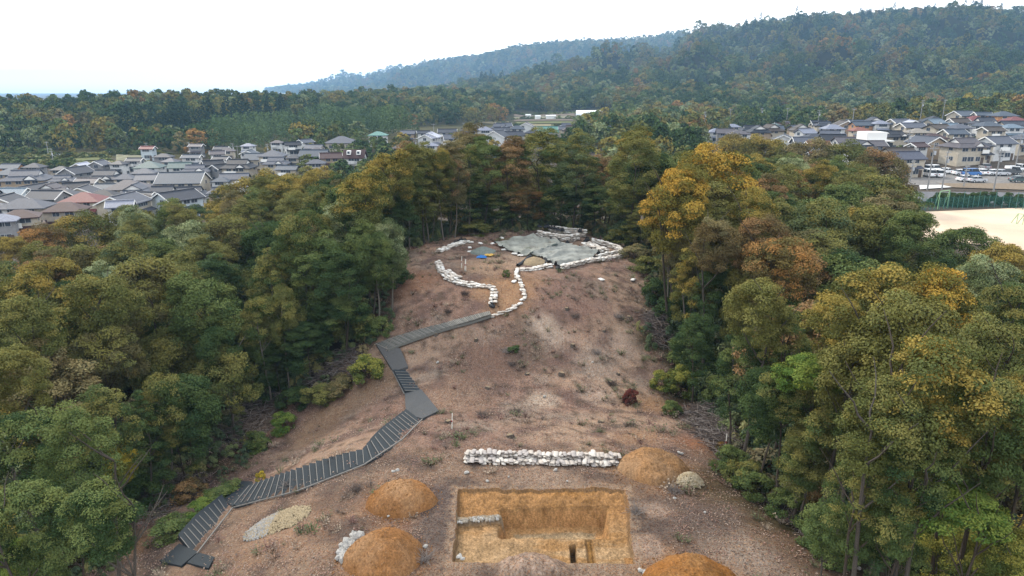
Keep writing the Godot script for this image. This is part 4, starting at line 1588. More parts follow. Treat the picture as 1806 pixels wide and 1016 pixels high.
	var slender := [[Vector2(-9.28, -75.97), 9, "green"], [Vector2(-7.61, -75.88), 10, "olive"], [Vector2(-6.49, -76.96), 9, "brown"], [Vector2(-5.09, -79.24), 10, "green"], [Vector2(-4.15, -121.39), 9, "olive"], [Vector2(0.21, -123.91), 9, "rust"], [Vector2(4.67, -124.74), 10, "green"], [Vector2(9.97, -123.53), 9, "olive"], [Vector2(16.92, -118.11), 10, "brown"], [Vector2(19.23, -111.3), 9, "green"], [Vector2(21.27, -106.46), 9, "gold"], [Vector2(-11.24, -74.02), 9, "green"], [Vector2(-11.55, -56.8), 8, "green"], [Vector2(-10.62, -57.96), 8, "silver"], [Vector2(-18.55, -53.31), 9, "olive"], [Vector2(-19.86, -52.46), 9, "green"], [Vector2(-21.72, -48.31), 9, "dark"], [Vector2(-22.93, -41.28), 8, "green"], [Vector2(14.23, -52.88), 9, "brown"], [Vector2(18.27, -43.95), 9, "dark"], [Vector2(16.28, -29.39), 8, "green"], [Vector2(22.81, -35.43), 9, "olive"], [Vector2(13.26, -55.47), 8, "brown"], [Vector2(16.31, -47.36), 9, "gold"]]
	var trees := []
	var spots := []
	for f in feature:
		trees.append(put_tree(f[0], f[1], f[2], f[3], f[4], f[5]))
		spots.append(Vector2(f[2], f[3]))
	for f in slender:
		var q: Vector2 = f[0]
		trees.append(put_tree(f[2], "slim", q.x, q.y, f[1], 1.9))
		spots.append(q)
	var wood := PackedVector2Array([Vector2(-28, -17), Vector2(-50, -55), Vector2(-50, -82), Vector2(-40, -100), Vector2(-22, -122), Vector2(0, -132), Vector2(30, -126), Vector2(46, -108), Vector2(51, -88), Vector2(43, -72), Vector2(40, -50), Vector2(34, -17)])
	var fill := []
	for j in 26:
		for i in 28:
			var p := Vector2(-54.0 + i * 4.3 + rng.randf_range(-1.7, 1.7) + (j % 2) * 2.1, -18.0 - j * 4.5 + rng.randf_range(-1.6, 1.6))
			if not Geometry2D.is_point_in_polygon(p, wood) or edge_distance(p, clearing) > (-3.4 if p.y > -45.0 else -1.8) or absf(p.x) > -p.y * 0.76 + 6.0:
				continue
			var near := false
			for q: Vector2 in spots:
				if q.distance_to(p) < 3.3:
					near = true
					break
			if near:
				continue
			spots.append(p)
			fill.append(p)
	for p: Vector2 in fill:
		var pick := rng.randf()
		var pal := "dark" if pick < 0.2 else "green" if pick < 0.42 else "olive" if pick < 0.68 else "gold" if pick < 0.8 else "brown" if pick < 0.9 else "silver" if pick < 0.95 else "rust"
		var back := p.y < -80.0
		var shp := "tall" if back or rng.randf() < 0.45 else "broad"
		if trees.size() < 300:
			if p.x > -p.y * 0.57 and p.y < -40.0:      # lower growth beside the playing field
				trees.append(put_tree(pal, "broad", p.x, p.y, clampf(19.0 + 0.2 * p.y, 4.5, 9.0), rng.randf_range(2.0, 2.8)))
				continue
			trees.append(put_tree(pal, shp, p.x, p.y, rng.randf_range(9.5, 12.0) + (2.0 if back and p.y > -105.0 else 0.0) - (2.0 if p.y < -108.0 or p.y > -42.0 else 0.0), rng.randf_range(2.9, 3.9)))
	single_out(trees)
	print("trees ", trees.size(), " candidates ", fill.size())

	# ---------------- shrubs at the edge of the clearing
	var bushes := []
	for i in 4:
		bushes.append(crown("bush", 600 + i, 120, 0.30, 11, 5))
	var shrub_list := [
	["yellowgreen", -11.44, -51.07, 1.49, 2],
	["brightgreen", -17.63, -48.31, 0.98, 1.6],
	["green", -19, -46.48, 1.06, 1.2],
	["green", -11.23, -55.45, 1.2, 1.6],
	["green", -18.27, -38.15, 1.25, 0.9],
	["brightgreen", -18.73, -36.73, 1.04, 0.8],
	["green", -19.8, -35.23, 1.34, 1],
	["rust", -21.14, -39.89, 1.12, 1.4],
	["yellowgreen", 12.32, -46.61, 1.24, 2],
	["yellowgreen", 11, -46.29, 1.03, 1.6],
	["green", 13.75, -50.11, 1.54, 2.4],
	["crimson", 8.19, -44.22, 0.53, 1.2],
	["green", 11.97, -34, 0.94, 1.6],
	["olive", 12.41, -32.91, 1.07, 1.4],
	["green", 12.66, -31.85, 1.04, 1.3],
	["green", 13.54, -30.22, 0.85, 1.3],
	["brown", 12.32, -67.46, 1.7, 1.4],
	["olive", 12.69, -63.22, 1.61, 1.6],
	["olive", 11.9, -74.02, 1.86, 1.6],
	["dark", 12.71, -57.74, 1.48, 2],
	["dark", 13.61, -54.83, 1.66, 2.4],
	["dark", 14.27, -47.68, 1.69, 2.6],
	["green", 14.9, -44.68, 1.6, 2.4],
	["olive", -4.2, -79.96, 2.33, 1.6],
	["yellowgreen", 1.76, -124.38, 3.1, 1.6],
	["olive", 15.51, -118.65, 3.46, 2],
	["dark", -10.75, -62.23, 1.59, 2.2],
	["dark", -14.18, -63.07, 1.62, 2.4],
	["olive", -13.46, -56.75, 1.97, 2.4],
	["green", 14.31, -28.3, 1.08, 1.4],
	["green", 14.63, -26.91, 1.16, 1.6],
	["dark", 16.3, -28.72, 1.23, 2],
	["green", 17.68, -28.16, 1.35, 2.2],
	["dark", 19.65, -27.76, 1.33, 2.4],
	["rust", 14.92, -30.77, 1.01, 1.6],
	["crimson", 15.38, -34.18, 1.11, 1.8],
	["dark", -24.49, -39.47, 1.66, 2],
	["green", -23.89, -34.54, 1.49, 1.8],
	["green", 14.98, -36.63, 1.34, 2.2],
	["olive", -15.06, -50.64, 1.58, 1.2],
	["brown", -13.72, -50.88, 1.36, 1.2],
	["dark", -17.56, -51.18, 1.38, 1.5],
	["dark", -20.78, -53.78, 1.68, 2],
	["green", -0.51, -60.09, 0.36, 0.7],
	["dark", 0.09, -50.5, 0.53, 0.35],
	["green", 10.8, -42.6, 0.77, 1],
	["orange", -19.52, -35.36, 0.27, 0.7],
	["yellow", -15.68, -38.22, 0.32, 0.8],
	["orange", 12.16, -36.26, 0.27, 0.6]]
	var shrubs := []
	for s in shrub_list:
		var rad: float = s[3]
		var at := gp(Vector2(s[1], s[2]))
		var o := thing("shrub", "%s leafy shrub %s" % [WORDS[s[0]], landmark(Vector2(s[1], s[2])).replace("in the wood", "at the wood's edge")], "shrub", at, rng.randf() * TAU, "shrubs round the clearing")
		var c := part("foliage", bushes[rng.randi() % 4], o, Vector3(0, s[4] * 0.4, 0))
		c.scale = Vector3(rad / 3.3, s[4] / 5.0, rad / 3.3)
		c.set_surface_override_material(0, leaf_mat(s[0], 0))
		c.set_surface_override_material(1, leaf_mat(s[0], 1))
		var st := MB.new()
		for k in 4:
			var a := k * 1.7
			st.tube([Vector3.ZERO, Vector3(cos(a), 1.6, sin(a)) * s[4] * 0.35], [0.03, 0.012], 4)
		part("stems", st.mesh(), o, Vector3.ZERO, bark[1])
		shrubs.append(o)
	single_out(shrubs)

	# ---------------- low growth, leaves and twigs that nobody could count
	var leaf_m := StandardMaterial3D.new()
	leaf_m.resource_name = "fallen leaf"
	leaf_m.vertex_color_use_as_albedo = true
	leaf_m.roughness = 0.9
	var lf := MB.new()
	for k in 9:
		var c := Vector3(rng.randf_range(-0.3, 0.3), 0.02, rng.randf_range(-0.3, 0.3))
		var g := rng.randf_range(0.6, 1.3)
		add_leaf(lf, c, Vector3(rng.randf_range(-0.5, 0.5), 1, rng.randf_range(-0.5, 0.5)).normalized(), rng.randf_range(0.05, 0.11), rng, Color(g, g, g))
	var leaf_mesh := lf.mesh(leaf_m)
	var xf := []
	var cl := []
	var tones := [Color(0.24, 0.145, 0.10), Color(0.17, 0.10, 0.075), Color(0.29, 0.20, 0.14), Color(0.10, 0.07, 0.055), Color(0.22, 0.12, 0.09), Color(0.26, 0.19, 0.145)]
	for k in 22000:
		var p := Vector2(rng.randf_range(-24, 26), rng.randf_range(-80, -20))
		if p.x > HOLE_X0 and p.x < HOLE_X1 and p.y > HOLE_Z0 and p.y < HOLE_Z1:
			continue
		if edge_distance(p, clearing) < -1.5 or noise.get_noise_2d(p.x * 4.0, p.y * 4.0) < -0.18:
			continue
		xf.append(Transform3D(Basis(Vector3.UP, rng.randf() * TAU).scaled(Vector3.ONE * rng.randf_range(0.7, 1.3)), gp(p, bumps(p.x, p.y))))
		cl.append(tones[rng.randi() % 6])
	scatter("leaf_litter", leaf_mesh, xf, cl, "brown fallen leaves lying all over the cleared mound", "fallen leaves")
	# dead tufts and low weeds
	var tuft := MB.new()
	for k in 34:
		var a := rng.randf() * TAU
		var q := rng.randf() * 0.18
		var base := Vector3(cos(a) * q, 0, sin(a) * q)
		var tip := base + Vector3(cos(a) * rng.randf_range(0.05, 0.3), rng.randf_range(0.12, 0.38), sin(a) * rng.randf_range(0.05, 0.3))
		var sd := Vector3(-sin(a), 0, cos(a)) * 0.014
		var g := rng.randf_range(0.6, 1.3)
		tuft.tri(base - sd, base + sd, tip)
		for i in 3:
			tuft.c.append(Color(g, g, g))
		if k % 3 == 0:
			add_leaf(tuft, tip, Vector3(rng.randf_range(-0.6, 0.6), 1, rng.randf_range(-0.6, 0.6)).normalized(), 0.11, rng, Color(g, g, g))
	var tuft_mesh := tuft.mesh(leaf_m)
	xf = []
	cl = []
	var path_line: Array = [Vector2(-16.64, -30.5), Vector2(-17.08, -35.84), Vector2(-16.45, -37.19), Vector2(-12.42, -34.95), Vector2(-8.56, -35.49), Vector2(-6.49, -41.64), Vector2(-7.23, -46.33), Vector2(-9.14, -51.1), Vector2(-10.47, -53.74), Vector2(-6.66, -53.6), Vector2(-1.78, -54.32)]
	var weeds := [Color(0.11, 0.08, 0.06), Color(0.08, 0.085, 0.035), Color(0.20, 0.14, 0.10), Color(0.07, 0.09, 0.03), Color(0.16, 0.085, 0.065), Color(0.26, 0.20, 0.14)]
	for k in 9000:
		var p := Vector2(rng.randf_range(-26, 28), rng.randf_range(-82, -20))
		if p.x > HOLE_X0 and p.x < HOLE_X1 and p.y > HOLE_Z0 and p.y < HOLE_Z1:
			continue
		var e := edge_distance(p, clearing)
		var on_path := false
		for i in path_line.size() - 1:
			if Geometry2D.get_closest_point_to_segment(p, path_line[i], path_line[i + 1]).distance_to(p) < 1.15:
				on_path = true
		if on_path:
			continue
		var dens := noise_b.get_noise_2d(p.x * 6.0 + 20.0, p.y * 6.0) + noise.get_noise_2d(p.x * 2.0, p.y * 2.0) * 0.6
		if e < -4.0 or dens < 0.17 - 0.5 * ss(2.0, -1.0, e):
			continue
		xf.append(Transform3D(Basis(Vector3.UP, rng.randf() * TAU).scaled(Vector3.ONE * rng.randf_range(0.25, 1.15) * rng.randf_range(0.7, 1.4)), gp(p, bumps(p.x, p.y) - 0.02)))
		cl.append(weeds[rng.randi() % 6])
	scatter("weeds", tuft_mesh, xf, cl, "dead tufts and low weeds on the cleared mound", "weeds")
	# undergrowth of the wood
	var under := crown("bush", 650, 60, 0.5, 5, 4)
	var um := StandardMaterial3D.new()
	um.resource_name = "undergrowth leaves"
	um.vertex_color_use_as_albedo = true
	um.roughness = 0.75
	um.backlight_enabled = true
	um.backlight = Color(0.4, 0.4, 0.35)
	under.surface_set_material(0, um)
	under.surface_set_material(1, um)
	xf = []
	cl = []
	var greens := ["dark", "dark", "green", "olive", "brown", "dark"]
	for k in 7500:
		var p := Vector2(rng.randf_range(-52, 54), rng.randf_range(-112, -18))
		var e := edge_distance(p, clearing)
		if e > (0.3 if p.x < 6.0 or p.y < -50.0 else -1.7) or not Geometry2D.is_point_in_polygon(p, wood) or rng.randf() > ss(-14.0, -1.0, e) + 0.25 or absf(p.x) > -p.y * 0.76 + 6.0:
			continue
		var s := rng.randf_range(0.12, 0.30) * lerpf(0.7, 2.1, ss(-0.5, -5.0, e))
		if rng.randf() < 0.12 and p.y < -76.0:
			s *= 1.4
		xf.append(Transform3D(Basis(Vector3.UP, rng.randf() * TAU).scaled(Vector3(s, s * rng.randf_range(0.9, 1.5), s)), gp(p, s * 1.3)))
		var c: Color = leafs[greens[rng.randi() % 6]][rng.randi() % 2]
		cl.append(c * rng.randf_range(0.8, 1.2))
	scatter("undergrowth", under, xf, cl, "dense dark undergrowth of bushes below the trees round the mound", "undergrowth")

	# ---------------- brush
	var sticks := [mat("dead stick", 0.105, 0.082, 0.07, 0.95), mat("grey stick", 0.17, 0.145, 0.13, 0.95), mat("dark stick", 0.055, 0.043, 0.037, 0.95)]
	stick_pile("brush_pile", "tangled grey brush cut and heaped beside the upper left stairway", [Vector2(-18.25, -57.3), Vector2(-12.62, -54.96), Vector2(-11.63, -52.13), Vector2(-14.24, -51.12), Vector2(-18.09, -53.06)], 900, sticks)
	stick_pile("brush_pile", "long brown brush pile under leaning trunks left of the stairway", [Vector2(-25.46, -56.86), Vector2(-18.09, -53.06), Vector2(-18.63, -48.63), Vector2(-21.09, -45.85), Vector2(-23.27, -46)], 1100, sticks)
	stick_pile("brush_pile", "low brush heap between the dark trees and the stairway's lower flight", [Vector2(-24.68, -43.68), Vector2(-20.64, -42.71), Vector2(-20.96, -39.09), Vector2(-22.8, -36.93), Vector2(-24.89, -38.85)], 700, sticks)
	stick_pile("brush_pile", "grey brush pile beside the heap at the upper right", [Vector2(11.74, -44.09), Vector2(15.39, -45.65), Vector2(14.89, -39.33), Vector2(13.5, -34.32), Vector2(11.66, -34.56), Vector2(11.32, -38.15)], 1300, sticks)
	stick_pile("brush_pile", "strip of dead branches along the right edge of the clearing", [Vector2(13.5, -34.32), Vector2(14.43, -33.35), Vector2(14.79, -29.76), Vector2(15.15, -28.04), Vector2(13.96, -27.81), Vector2(13.54, -30.97)], 700, sticks)
	stick_pile("brush_pile", "small brush heap beside the mound's bare upper right flank", [Vector2(10.91, -55.9), Vector2(13.78, -55.65), Vector2(13.33, -51.3), Vector2(11.1, -51.46)], 600, sticks)

	var dead := []
	for q in [Vector2(7.31, -46.54), Vector2(-5.35, -55.47), Vector2(-0.44, -50.4), Vector2(0.04, -49.15), Vector2(6.53, -50.04), Vector2(0.27, -42.46), Vector2(-3.93, -26.22), Vector2(-4.81, -25.91), Vector2(6.11, -29.83), Vector2(8.48, -31.64), Vector2(-8.25, -32.13), Vector2(0.95, -25.88), Vector2(-1.98, -41.52), Vector2(5.2, -53.8), Vector2(-4.07, -57.37), Vector2(8.76, -54.28), Vector2(-10.4, -36.18), Vector2(-12.95, -35.04)]:
		var o := thing("dead_shrub", "bundle of dead twigs %s" % landmark_open(q), "dead shrub", gp(q), rng.randf() * TAU, "dead twig bundles on the mound")
		var tw := MB.new()
		for k in 70:
			var a := rng.randf() * TAU
			var f := Vector3(rng.randf_range(-0.25, 0.25), 0.0, rng.randf_range(-0.25, 0.25))
			var t := f + Vector3(cos(a) * rng.randf_range(0.1, 0.6), rng.randf_range(0.05, 0.45), sin(a) * rng.randf_range(0.1, 0.6))
			tw.tube([f, (f + t) * 0.5 + Vector3(0, 0.06, 0), t], [0.012, 0.009, 0.004], 4)
		part("twigs", tw.mesh(), o, Vector3.ZERO, sticks[rng.randi() % 3])
		dead.append(o)
	single_out(dead)

	var stumps := []
	for q in [Vector2(4.57, -54.78), Vector2(7.37, -52.42), Vector2(-2.85, -51.92), Vector2(1.15, -48.11), Vector2(-4.12, -40.39), Vector2(7.95, -48.13), Vector2(-0.1, -37.8), Vector2(5.72, -40.39), Vector2(4.74, -50.75), Vector2(-6.16, -53.32), Vector2(3.7, -48.07), Vector2(-1.76, -46.15), Vector2(9.73, -54.48)]:
		var o := thing("tree_stump", "cut tree stump %s" % landmark_open(q), "tree stump", gp(q), rng.randf() * TAU, "cut stumps on the mound")
		var r := rng.randf_range(0.12, 0.22)
		var h := rng.randf_range(0.07, 0.16)
		var sb := MB.new()
		sb.tube([Vector3(0, -0.1, 0), Vector3(0.01, 0.06, 0), Vector3(0.02, h, 0.01)], [r * 1.5, r * 1.1, r], 9)
		part("trunk", sb.mesh(), o, Vector3.ZERO, mat("stump bark", 0.19, 0.155, 0.125, 0.95, grain, 0.9))
		var cut := CylinderMesh.new()
		cut.top_radius = r * 0.93
		cut.bottom_radius = r * 0.93
		cut.height = 0.02
		cut.radial_segments = 9
		part("cut_face", cut, o, Vector3(0.02, h + 0.006, 0.01), mat("cut wood", 0.36, 0.27, 0.17, 0.9, grain, 2.0))
		stumps.append(o)
	single_out(stumps)

	# ---------------- spoil heaps
	var ochre := [Color(0.37, 0.182, 0.075), Color(0.40, 0.235, 0.125)]
	heap("spoil_heap", "orange-brown spoil heap left of the trench, nearer the stairway", Vector2(-5.6, -30.76), 1.75, 1.5, 1.45, soil_m, 1, Vector2(0.15, -0.15), ochre)
	heap("spoil_heap", "orange-brown spoil heap beside the white rubble, left of the trench", Vector2(-5.73, -26.34), 1.8, 1.65, 1.65, soil_m, 2, Vector2(0.0, -0.15), ochre)
	heap("spoil_heap", "broad tan spoil heap at the right end of the sandbag wall", Vector2(7.72, -33.94), 2.0, 1.75, 1.4, soil_m, 3, Vector2(-0.05, -0.1), [Color(0.38, 0.215, 0.105), Color(0.40, 0.255, 0.15)])
	heap("spoil_heap", "large orange spoil heap at the trench's near right corner", Vector2(7.5, -24.3), 2.1, 1.9, 1.75, soil_m, 4, Vector2(-0.1, -0.1), [Color(0.36, 0.165, 0.055), Color(0.385, 0.21, 0.09)])
	var peb := []
	for i in 4:
		peb.append(stone_mesh(700 + i))
	var cream := mat("cream gravel", 0.56, 0.44, 0.27, 0.9, grain, 1.3)
	var white_st := mat("pale rubble", 0.60, 0.57, 0.52, 0.9, grain, 1.3)
	gravel_heap("low spread of cream gravel below the stairway's bent landing", Vector2(-12.02, -30.86), 1.75, 1.15, 0.16, 2600, [cream, cream, mat("grey gravel", 0.48, 0.46, 0.43, 0.9, grain, 1.3)], peb, 0.05)
	gravel_heap("small mound of cream gravel beside the tan spoil heap", Vector2(9.41, -32.46), 0.75, 0.62, 0.5, 750, [mat("pale gravel", 0.62, 0.52, 0.36, 0.9, grain, 1.3), cream], peb, 0.055)
	# rubble beside the second heap: stones one can tell apart
	var rub := thing("rubble_pile", "white rubble stones piled at the left foot of a spoil heap", "rubble pile", gp(Vector2(-7.38, -26.99)))
	var rub_line: Array = [Vector2(-7.21, -28.02), Vector2(-7.38, -27.62), Vector2(-7.56, -27.22), Vector2(-7.59, -26.7), Vector2(-7.53, -26.22)]
	for k in 42:
		var q: Vector2 = along(rub_line, rng.randf() * line_length(rub_line))[0] + Vector2(rng.randf_range(-0.28, 0.28), rng.randf_range(-0.22, 0.22))
		var s := rng.randf_range(0.12, 0.24)
		many("stone", peb[k % 4], rub, Transform3D(Basis(Vector3(rng.randf(), 1, rng.randf()).normalized(), rng.randf() * TAU).scaled(Vector3.ONE * s), gp(q, 0.06 + 0.1 * rng.randf()) - rub.position), k, white_st)
	# stones of the baulk and the cobbles by the trench corner
	var baulk := thing("stone_row", "row of pale stones across the trench's left half", "stone row", Vector3([Vector2(-1.7, -29.61)][0].x, 5.7, [Vector2(-1.7, -29.61)][0].y))
	var bl: Array = [Vector2(-2.74, -29.35), Vector2(-0.64, -29.68)]
	for k in 90:
		var q: Vector2 = along(bl, rng.randf() * line_length(bl))[0] + Vector2(0, rng.randf_range(-0.15, 0.15))
		many("stone", peb[k % 4], baulk, Transform3D(Basis(Vector3(rng.randf(), 1, rng.randf()).normalized(), rng.randf() * TAU).scaled(Vector3.ONE * rng.randf_range(0.05, 0.10)), Vector3(q.x, 5.76 + rng.randf() * 0.03, q.y) - baulk.position), k, mat("baulk stone", 0.44, 0.38, 0.30, 0.9, grain, 1.3) if k % 3 else white_st)
	var loose_at := [Vector2(-5.95, -29.74), Vector2(-6.03, -29.41), Vector2(-5.79, -29.97), Vector2(-6.47, -33.58), Vector2(-6.27, -33.68), Vector2(9.58, -35.64), Vector2(9.72, -35.52), Vector2(5.57, -25.43), Vector2(5.72, -25.32), Vector2(-2.35, -26.34), Vector2(-2.19, -26.22), Vector2(-2.31, -26.49), Vector2(15.54, -26.34), Vector2(-2.47, -33.41), Vector2(-0.18, -33.01), Vector2(7.96, -59.71), Vector2(11.07, -60.61), Vector2(6.14, -49.13), Vector2(2.29, -45.04), Vector2(0.09, -55.17), Vector2(-5.76, -50.02), Vector2(9.5, -29.74), Vector2(8.29, -30.97), Vector2(-1.3, -32.56), Vector2(2.39, -33.7), Vector2(2.93, -32.56), Vector2(-3.95, -27.09)]
	var loose := []
	for k in loose_at.size():
		var o := thing("loose_stone", "pale loose stone lying %s" % landmark_open(loose_at[k]), "stone", gp(loose_at[k], 0.05), rng.randf() * TAU, "loose pale stones on the mound")
		var c := part("rock", peb[k % 4], o, Vector3.ZERO, white_st)
		c.scale = Vector3.ONE * rng.randf_range(0.06, 0.13)
		loose.append(o)
	single_out(loose)

	# ---------------- sandbags
	for i in 4:
		bag_meshes.append(bag_mesh(800 + i))
	bag_mats = [mat("sandbag white", 0.66, 0.63, 0.58, 0.8, plaster, 0.7), mat("sandbag cream", 0.54, 0.49, 0.43, 0.85, plaster, 0.7), mat("sandbag dusty", 0.44, 0.385, 0.33, 0.85, plaster, 0.7), mat("sandbag grey", 0.37, 0.33, 0.30, 0.85, plaster, 0.7)]
	sandbag_wall("long straight white sandbag wall behind the trench", [Vector2(-2.68, -34.79), Vector2(-0.1, -34.73), Vector2(2.76, -34.55), Vector2(6.05, -34.48)], 2, 4, 0.235, true)
	sandbag_wall("curved white sandbag line left of the path on the mound top", [Vector2(-7.25, -65.42), Vector2(-6.62, -62.55), Vector2(-5.77, -60.41), Vector2(-4.84, -59.45), Vector2(-3.41, -58.57), Vector2(-2.24, -58.09), Vector2(-1.76, -57.78), Vector2(-1.54, -57.19), Vector2(-1.55, -56.34), Vector2(-1.63, -55.49)], 2, 2, 0.42)
	sandbag_wall("white sandbags heaped three deep inside the curved left line", [Vector2(-6.17, -61.82), Vector2(-5.56, -60.7), Vector2(-4.94, -59.74)], 3, 3, 0.42)
	sandbag_wall("winding white sandbag line right of the path to the boardwalk", [Vector2(-1.81, -54.02), Vector2(-1.23, -54.16), Vector2(-0.54, -54.41), Vector2(0.05, -54.75), Vector2(0.55, -55.18), Vector2(0.91, -55.69), Vector2(1.07, -56.25), Vector2(1.09, -56.77), Vector2(0.98, -57.14), Vector2(0.78, -58.04), Vector2(0.58, -58.96), Vector2(0.4, -59.92), Vector2(0.36, -60.58), Vector2(0.52, -62.18)], 1, 2, 0.4)
	sandbag_wall("white sandbag line in front of the small sand heap", [Vector2(0.67, -62.1), Vector2(1.38, -61.98), Vector2(1.94, -62.09), Vector2(2.5, -62.49), Vector2(3.19, -62.97), Vector2(3.72, -63.39)], 2, 2, 0.42)
	sandbag_wall("long white sandbag line along the tarpaulin's front edge", [Vector2(4.62, -62.55), Vector2(5.21, -62.98), Vector2(5.82, -63.58), Vector2(6.45, -64.29), Vector2(7.19, -64.79), Vector2(7.81, -65.16), Vector2(9.19, -65.99), Vector2(10.24, -66.79), Vector2(10.97, -67.56)], 2, 3, 0.42)
	sandbag_wall("white sandbag line closing the tarpaulin's right end", [Vector2(11.09, -68.08), Vector2(11.17, -69.42), Vector2(11.09, -70.53), Vector2(10.66, -71.49), Vector2(10.25, -72.2), Vector2(9.6, -73.14), Vector2(8.82, -74.19)], 1, 4, 0.42)
	sandbag_wall("cream sandbags stacked as a bank inside the right end", [Vector2(7.85, -72.39), Vector2(8.38, -71.45), Vector2(8.99, -70.23), Vector2(9.63, -69.41)], 4, 3, 0.42)
	sandbag_wall("short white sandbag line inside the right corner", [Vector2(8.18, -66.42), Vector2(9.13, -67.4), Vector2(9.95, -68.12), Vector2(10.64, -68.72)], 1, 3, 0.42)
	sandbag_wall("cream sandbag wall along the tarpaulin's back edge", [Vector2(2.99, -77.18), Vector2(3.54, -76.01), Vector2(4.29, -75.07), Vector2(5.18, -74.43), Vector2(6.21, -74.3), Vector2(7.36, -75.34)], 2, 6, 0.42)
	sandbag_wall("upper white sandbag row at the very back of the mound", [Vector2(4.35, -80.06), Vector2(5.36, -79.32), Vector2(6.41, -78.48), Vector2(7.45, -77.87), Vector2(8.34, -77.2)], 1, 7, 0.42)
	sandbag_wall("white sandbags heaped at the back left of the mound top", [Vector2(-7.67, -69.42), Vector2(-7.15, -70.5), Vector2(-6.62, -71.56), Vector2(-6.08, -72.68), Vector2(-5.5, -73.54), Vector2(-4.96, -74.24)], 3, 2, 0.5)
	var single := []
	for q in [Vector2(-1.13, -75.94), Vector2(0.07, -75.05), Vector2(0.3, -75.98), Vector2(0.73, -75.4), Vector2(2.21, -76.18), Vector2(-2.05, -72.8), Vector2(-1.28, -73.02), Vector2(-3.41, -73.04), Vector2(-4.48, -73.89), Vector2(-0.79, -69.45), Vector2(0.3, -67.64), Vector2(0.83, -66.98), Vector2(-4.44, -71), Vector2(-4.21, -69.09), Vector2(4.9, -68.39), Vector2(5.66, -67.23), Vector2(-2.14, -69.23), Vector2(0.21, -58.81), Vector2(7.99, -59.81), Vector2(11, -60.61)]:
		var o := thing("sandbag", "single white sandbag %s" % landmark_open(q), "sandbag", gp(q, 0.08), rng.randf() * TAU, "single white sandbags on the mound top")
		part("bag", bag_meshes[rng.randi() % 4], o, Vector3.ZERO, bag_mats[0])
		single.append(o)
	single_out(single)
	var black := mat("black sandbag", 0.022, 0.023, 0.026, 0.55)
	var sack := sack_mesh(31)
	var blacks := []
	for q in [Vector2(-6.17, -73.79), Vector2(-5.95, -74.28), Vector2(-5.79, -74.8), Vector2(-5.61, -75.05), Vector2(-5.4, -74.87), Vector2(-5.19, -75.12), Vector2(3.17, -80.27), Vector2(3.32, -79.81), Vector2(3.84, -79.53), Vector2(4.07, -80.05), Vector2(4.24, -79.67), Vector2(4.58, -79.11), Vector2(4.91, -78.81), Vector2(5.14, -78), Vector2(5.25, -77.68), Vector2(5.58, -77.39), Vector2(5.78, -77.41), Vector2(7.66, -77.19), Vector2(7.84, -77.33), Vector2(6.33, -75.78), Vector2(8.08, -74.61), Vector2(8.3, -75.49), Vector2(8.43, -75.23), Vector2(7.92, -73.69), Vector2(3.51, -75.22), Vector2(4.26, -74.54), Vector2(5.08, -73.92), Vector2(5.97, -72.89), Vector2(5.84, -72.48), Vector2(5.28, -71.19), Vector2(4.07, -69.85), Vector2(7.07, -70.86), Vector2(8.19, -69.66), Vector2(8.76, -68.75), Vector2(3.28, -64.72), Vector2(3.18, -65.22), Vector2(3.17, -63.69), Vector2(3.77, -64.2), Vector2(4.29, -62.53), Vector2(-1.75, -55.36), Vector2(-1.62, -55.24)]:
		var o := thing("black_sandbag", "tied black sandbag %s" % landmark_open(q), "sandbag", gp(q, 0.02 + (0.62 if q.y < -77.0 and q.x > 2.0 else 0.0)), rng.randf() * TAU, "tied black sandbags weighing down the sheets")
		var c := part("bag", sack, o, Vector3.ZERO, black)
		c.scale = Vector3.ONE * rng.randf_range(0.7, 0.95)
		blacks.append(o)
	single_out(blacks)
	build_tarpaulin()
	var rl := thing("rolled_sheet", "black rolled sheet along the sand heap's left edge", "sheet", gp([Vector2(1.15, -64.78)][0]))
	var rp := []
	var rr := []
	for q in [Vector2(0.53, -63.12), Vector2(0.85, -63.76), Vector2(1.21, -64.78), Vector2(1.52, -65.62), Vector2(1.85, -66.35)]:
		rp.append(gp(q, 0.16) - rl.position)
		rr.append(rng.randf_range(0.14, 0.2))
	var rmb := MB.new()
	rmb.tube(rp, rr, 8)
	part("roll", rmb.mesh(), rl, Vector3.ZERO, black)
	var sh: Vector2 = [Vector2(2.18, -64.49)][0]
	heap("sand_heap", "small tan sand heap between the black sheet roll and sandbags", sh, 1.45, 1.3, 0.75, mat("tan sand", 0.44, 0.33, 0.20, 0.95, grain, 1.0), 6, Vector2(0, 0.1))
	# covered heap with blue sheet and yellow bags
	var ch: Vector2 = [Vector2(-2.92, -68.89)][0]
	var cov := heap("covered_heap", "low heap under a grey-green sheet near the back left sandbags", ch, 1.35, 1.2, 0.75, mat("grey sheet", 0.17, 0.19, 0.165, 0.85, weather, 0.6), 8)
	cov.set_meta("category", "covered heap")
	var bt := thing("blue_sheet", "crumpled bright blue sheet at the foot of the covered heap", "sheet", gp([Vector2(-3.01, -66.76)][0]))
	var bmesh := crumple(0.5, 0.26, 0.22, 3)
	part("cloth", bmesh, bt, Vector3(0, 0.03, 0), mat("blue plastic", 0.025, 0.13, 0.36, 0.45))
	var ylist := []
	for q in [Vector2(-2.54, -67.36), Vector2(-2.26, -67.18), Vector2(-2.05, -67.39)]:
		var o := thing("yellow_bag", "ochre yellow bag beside the blue sheet", "bag", gp(q, 0.1), rng.randf() * TAU, "ochre bags by the blue sheet")
		part("bag", bag_meshes[1], o, Vector3.ZERO, mat("yellow bag", 0.42, 0.26, 0.06, 0.7))
		ylist.append(o)
	single_out(ylist)
	var stakes := []
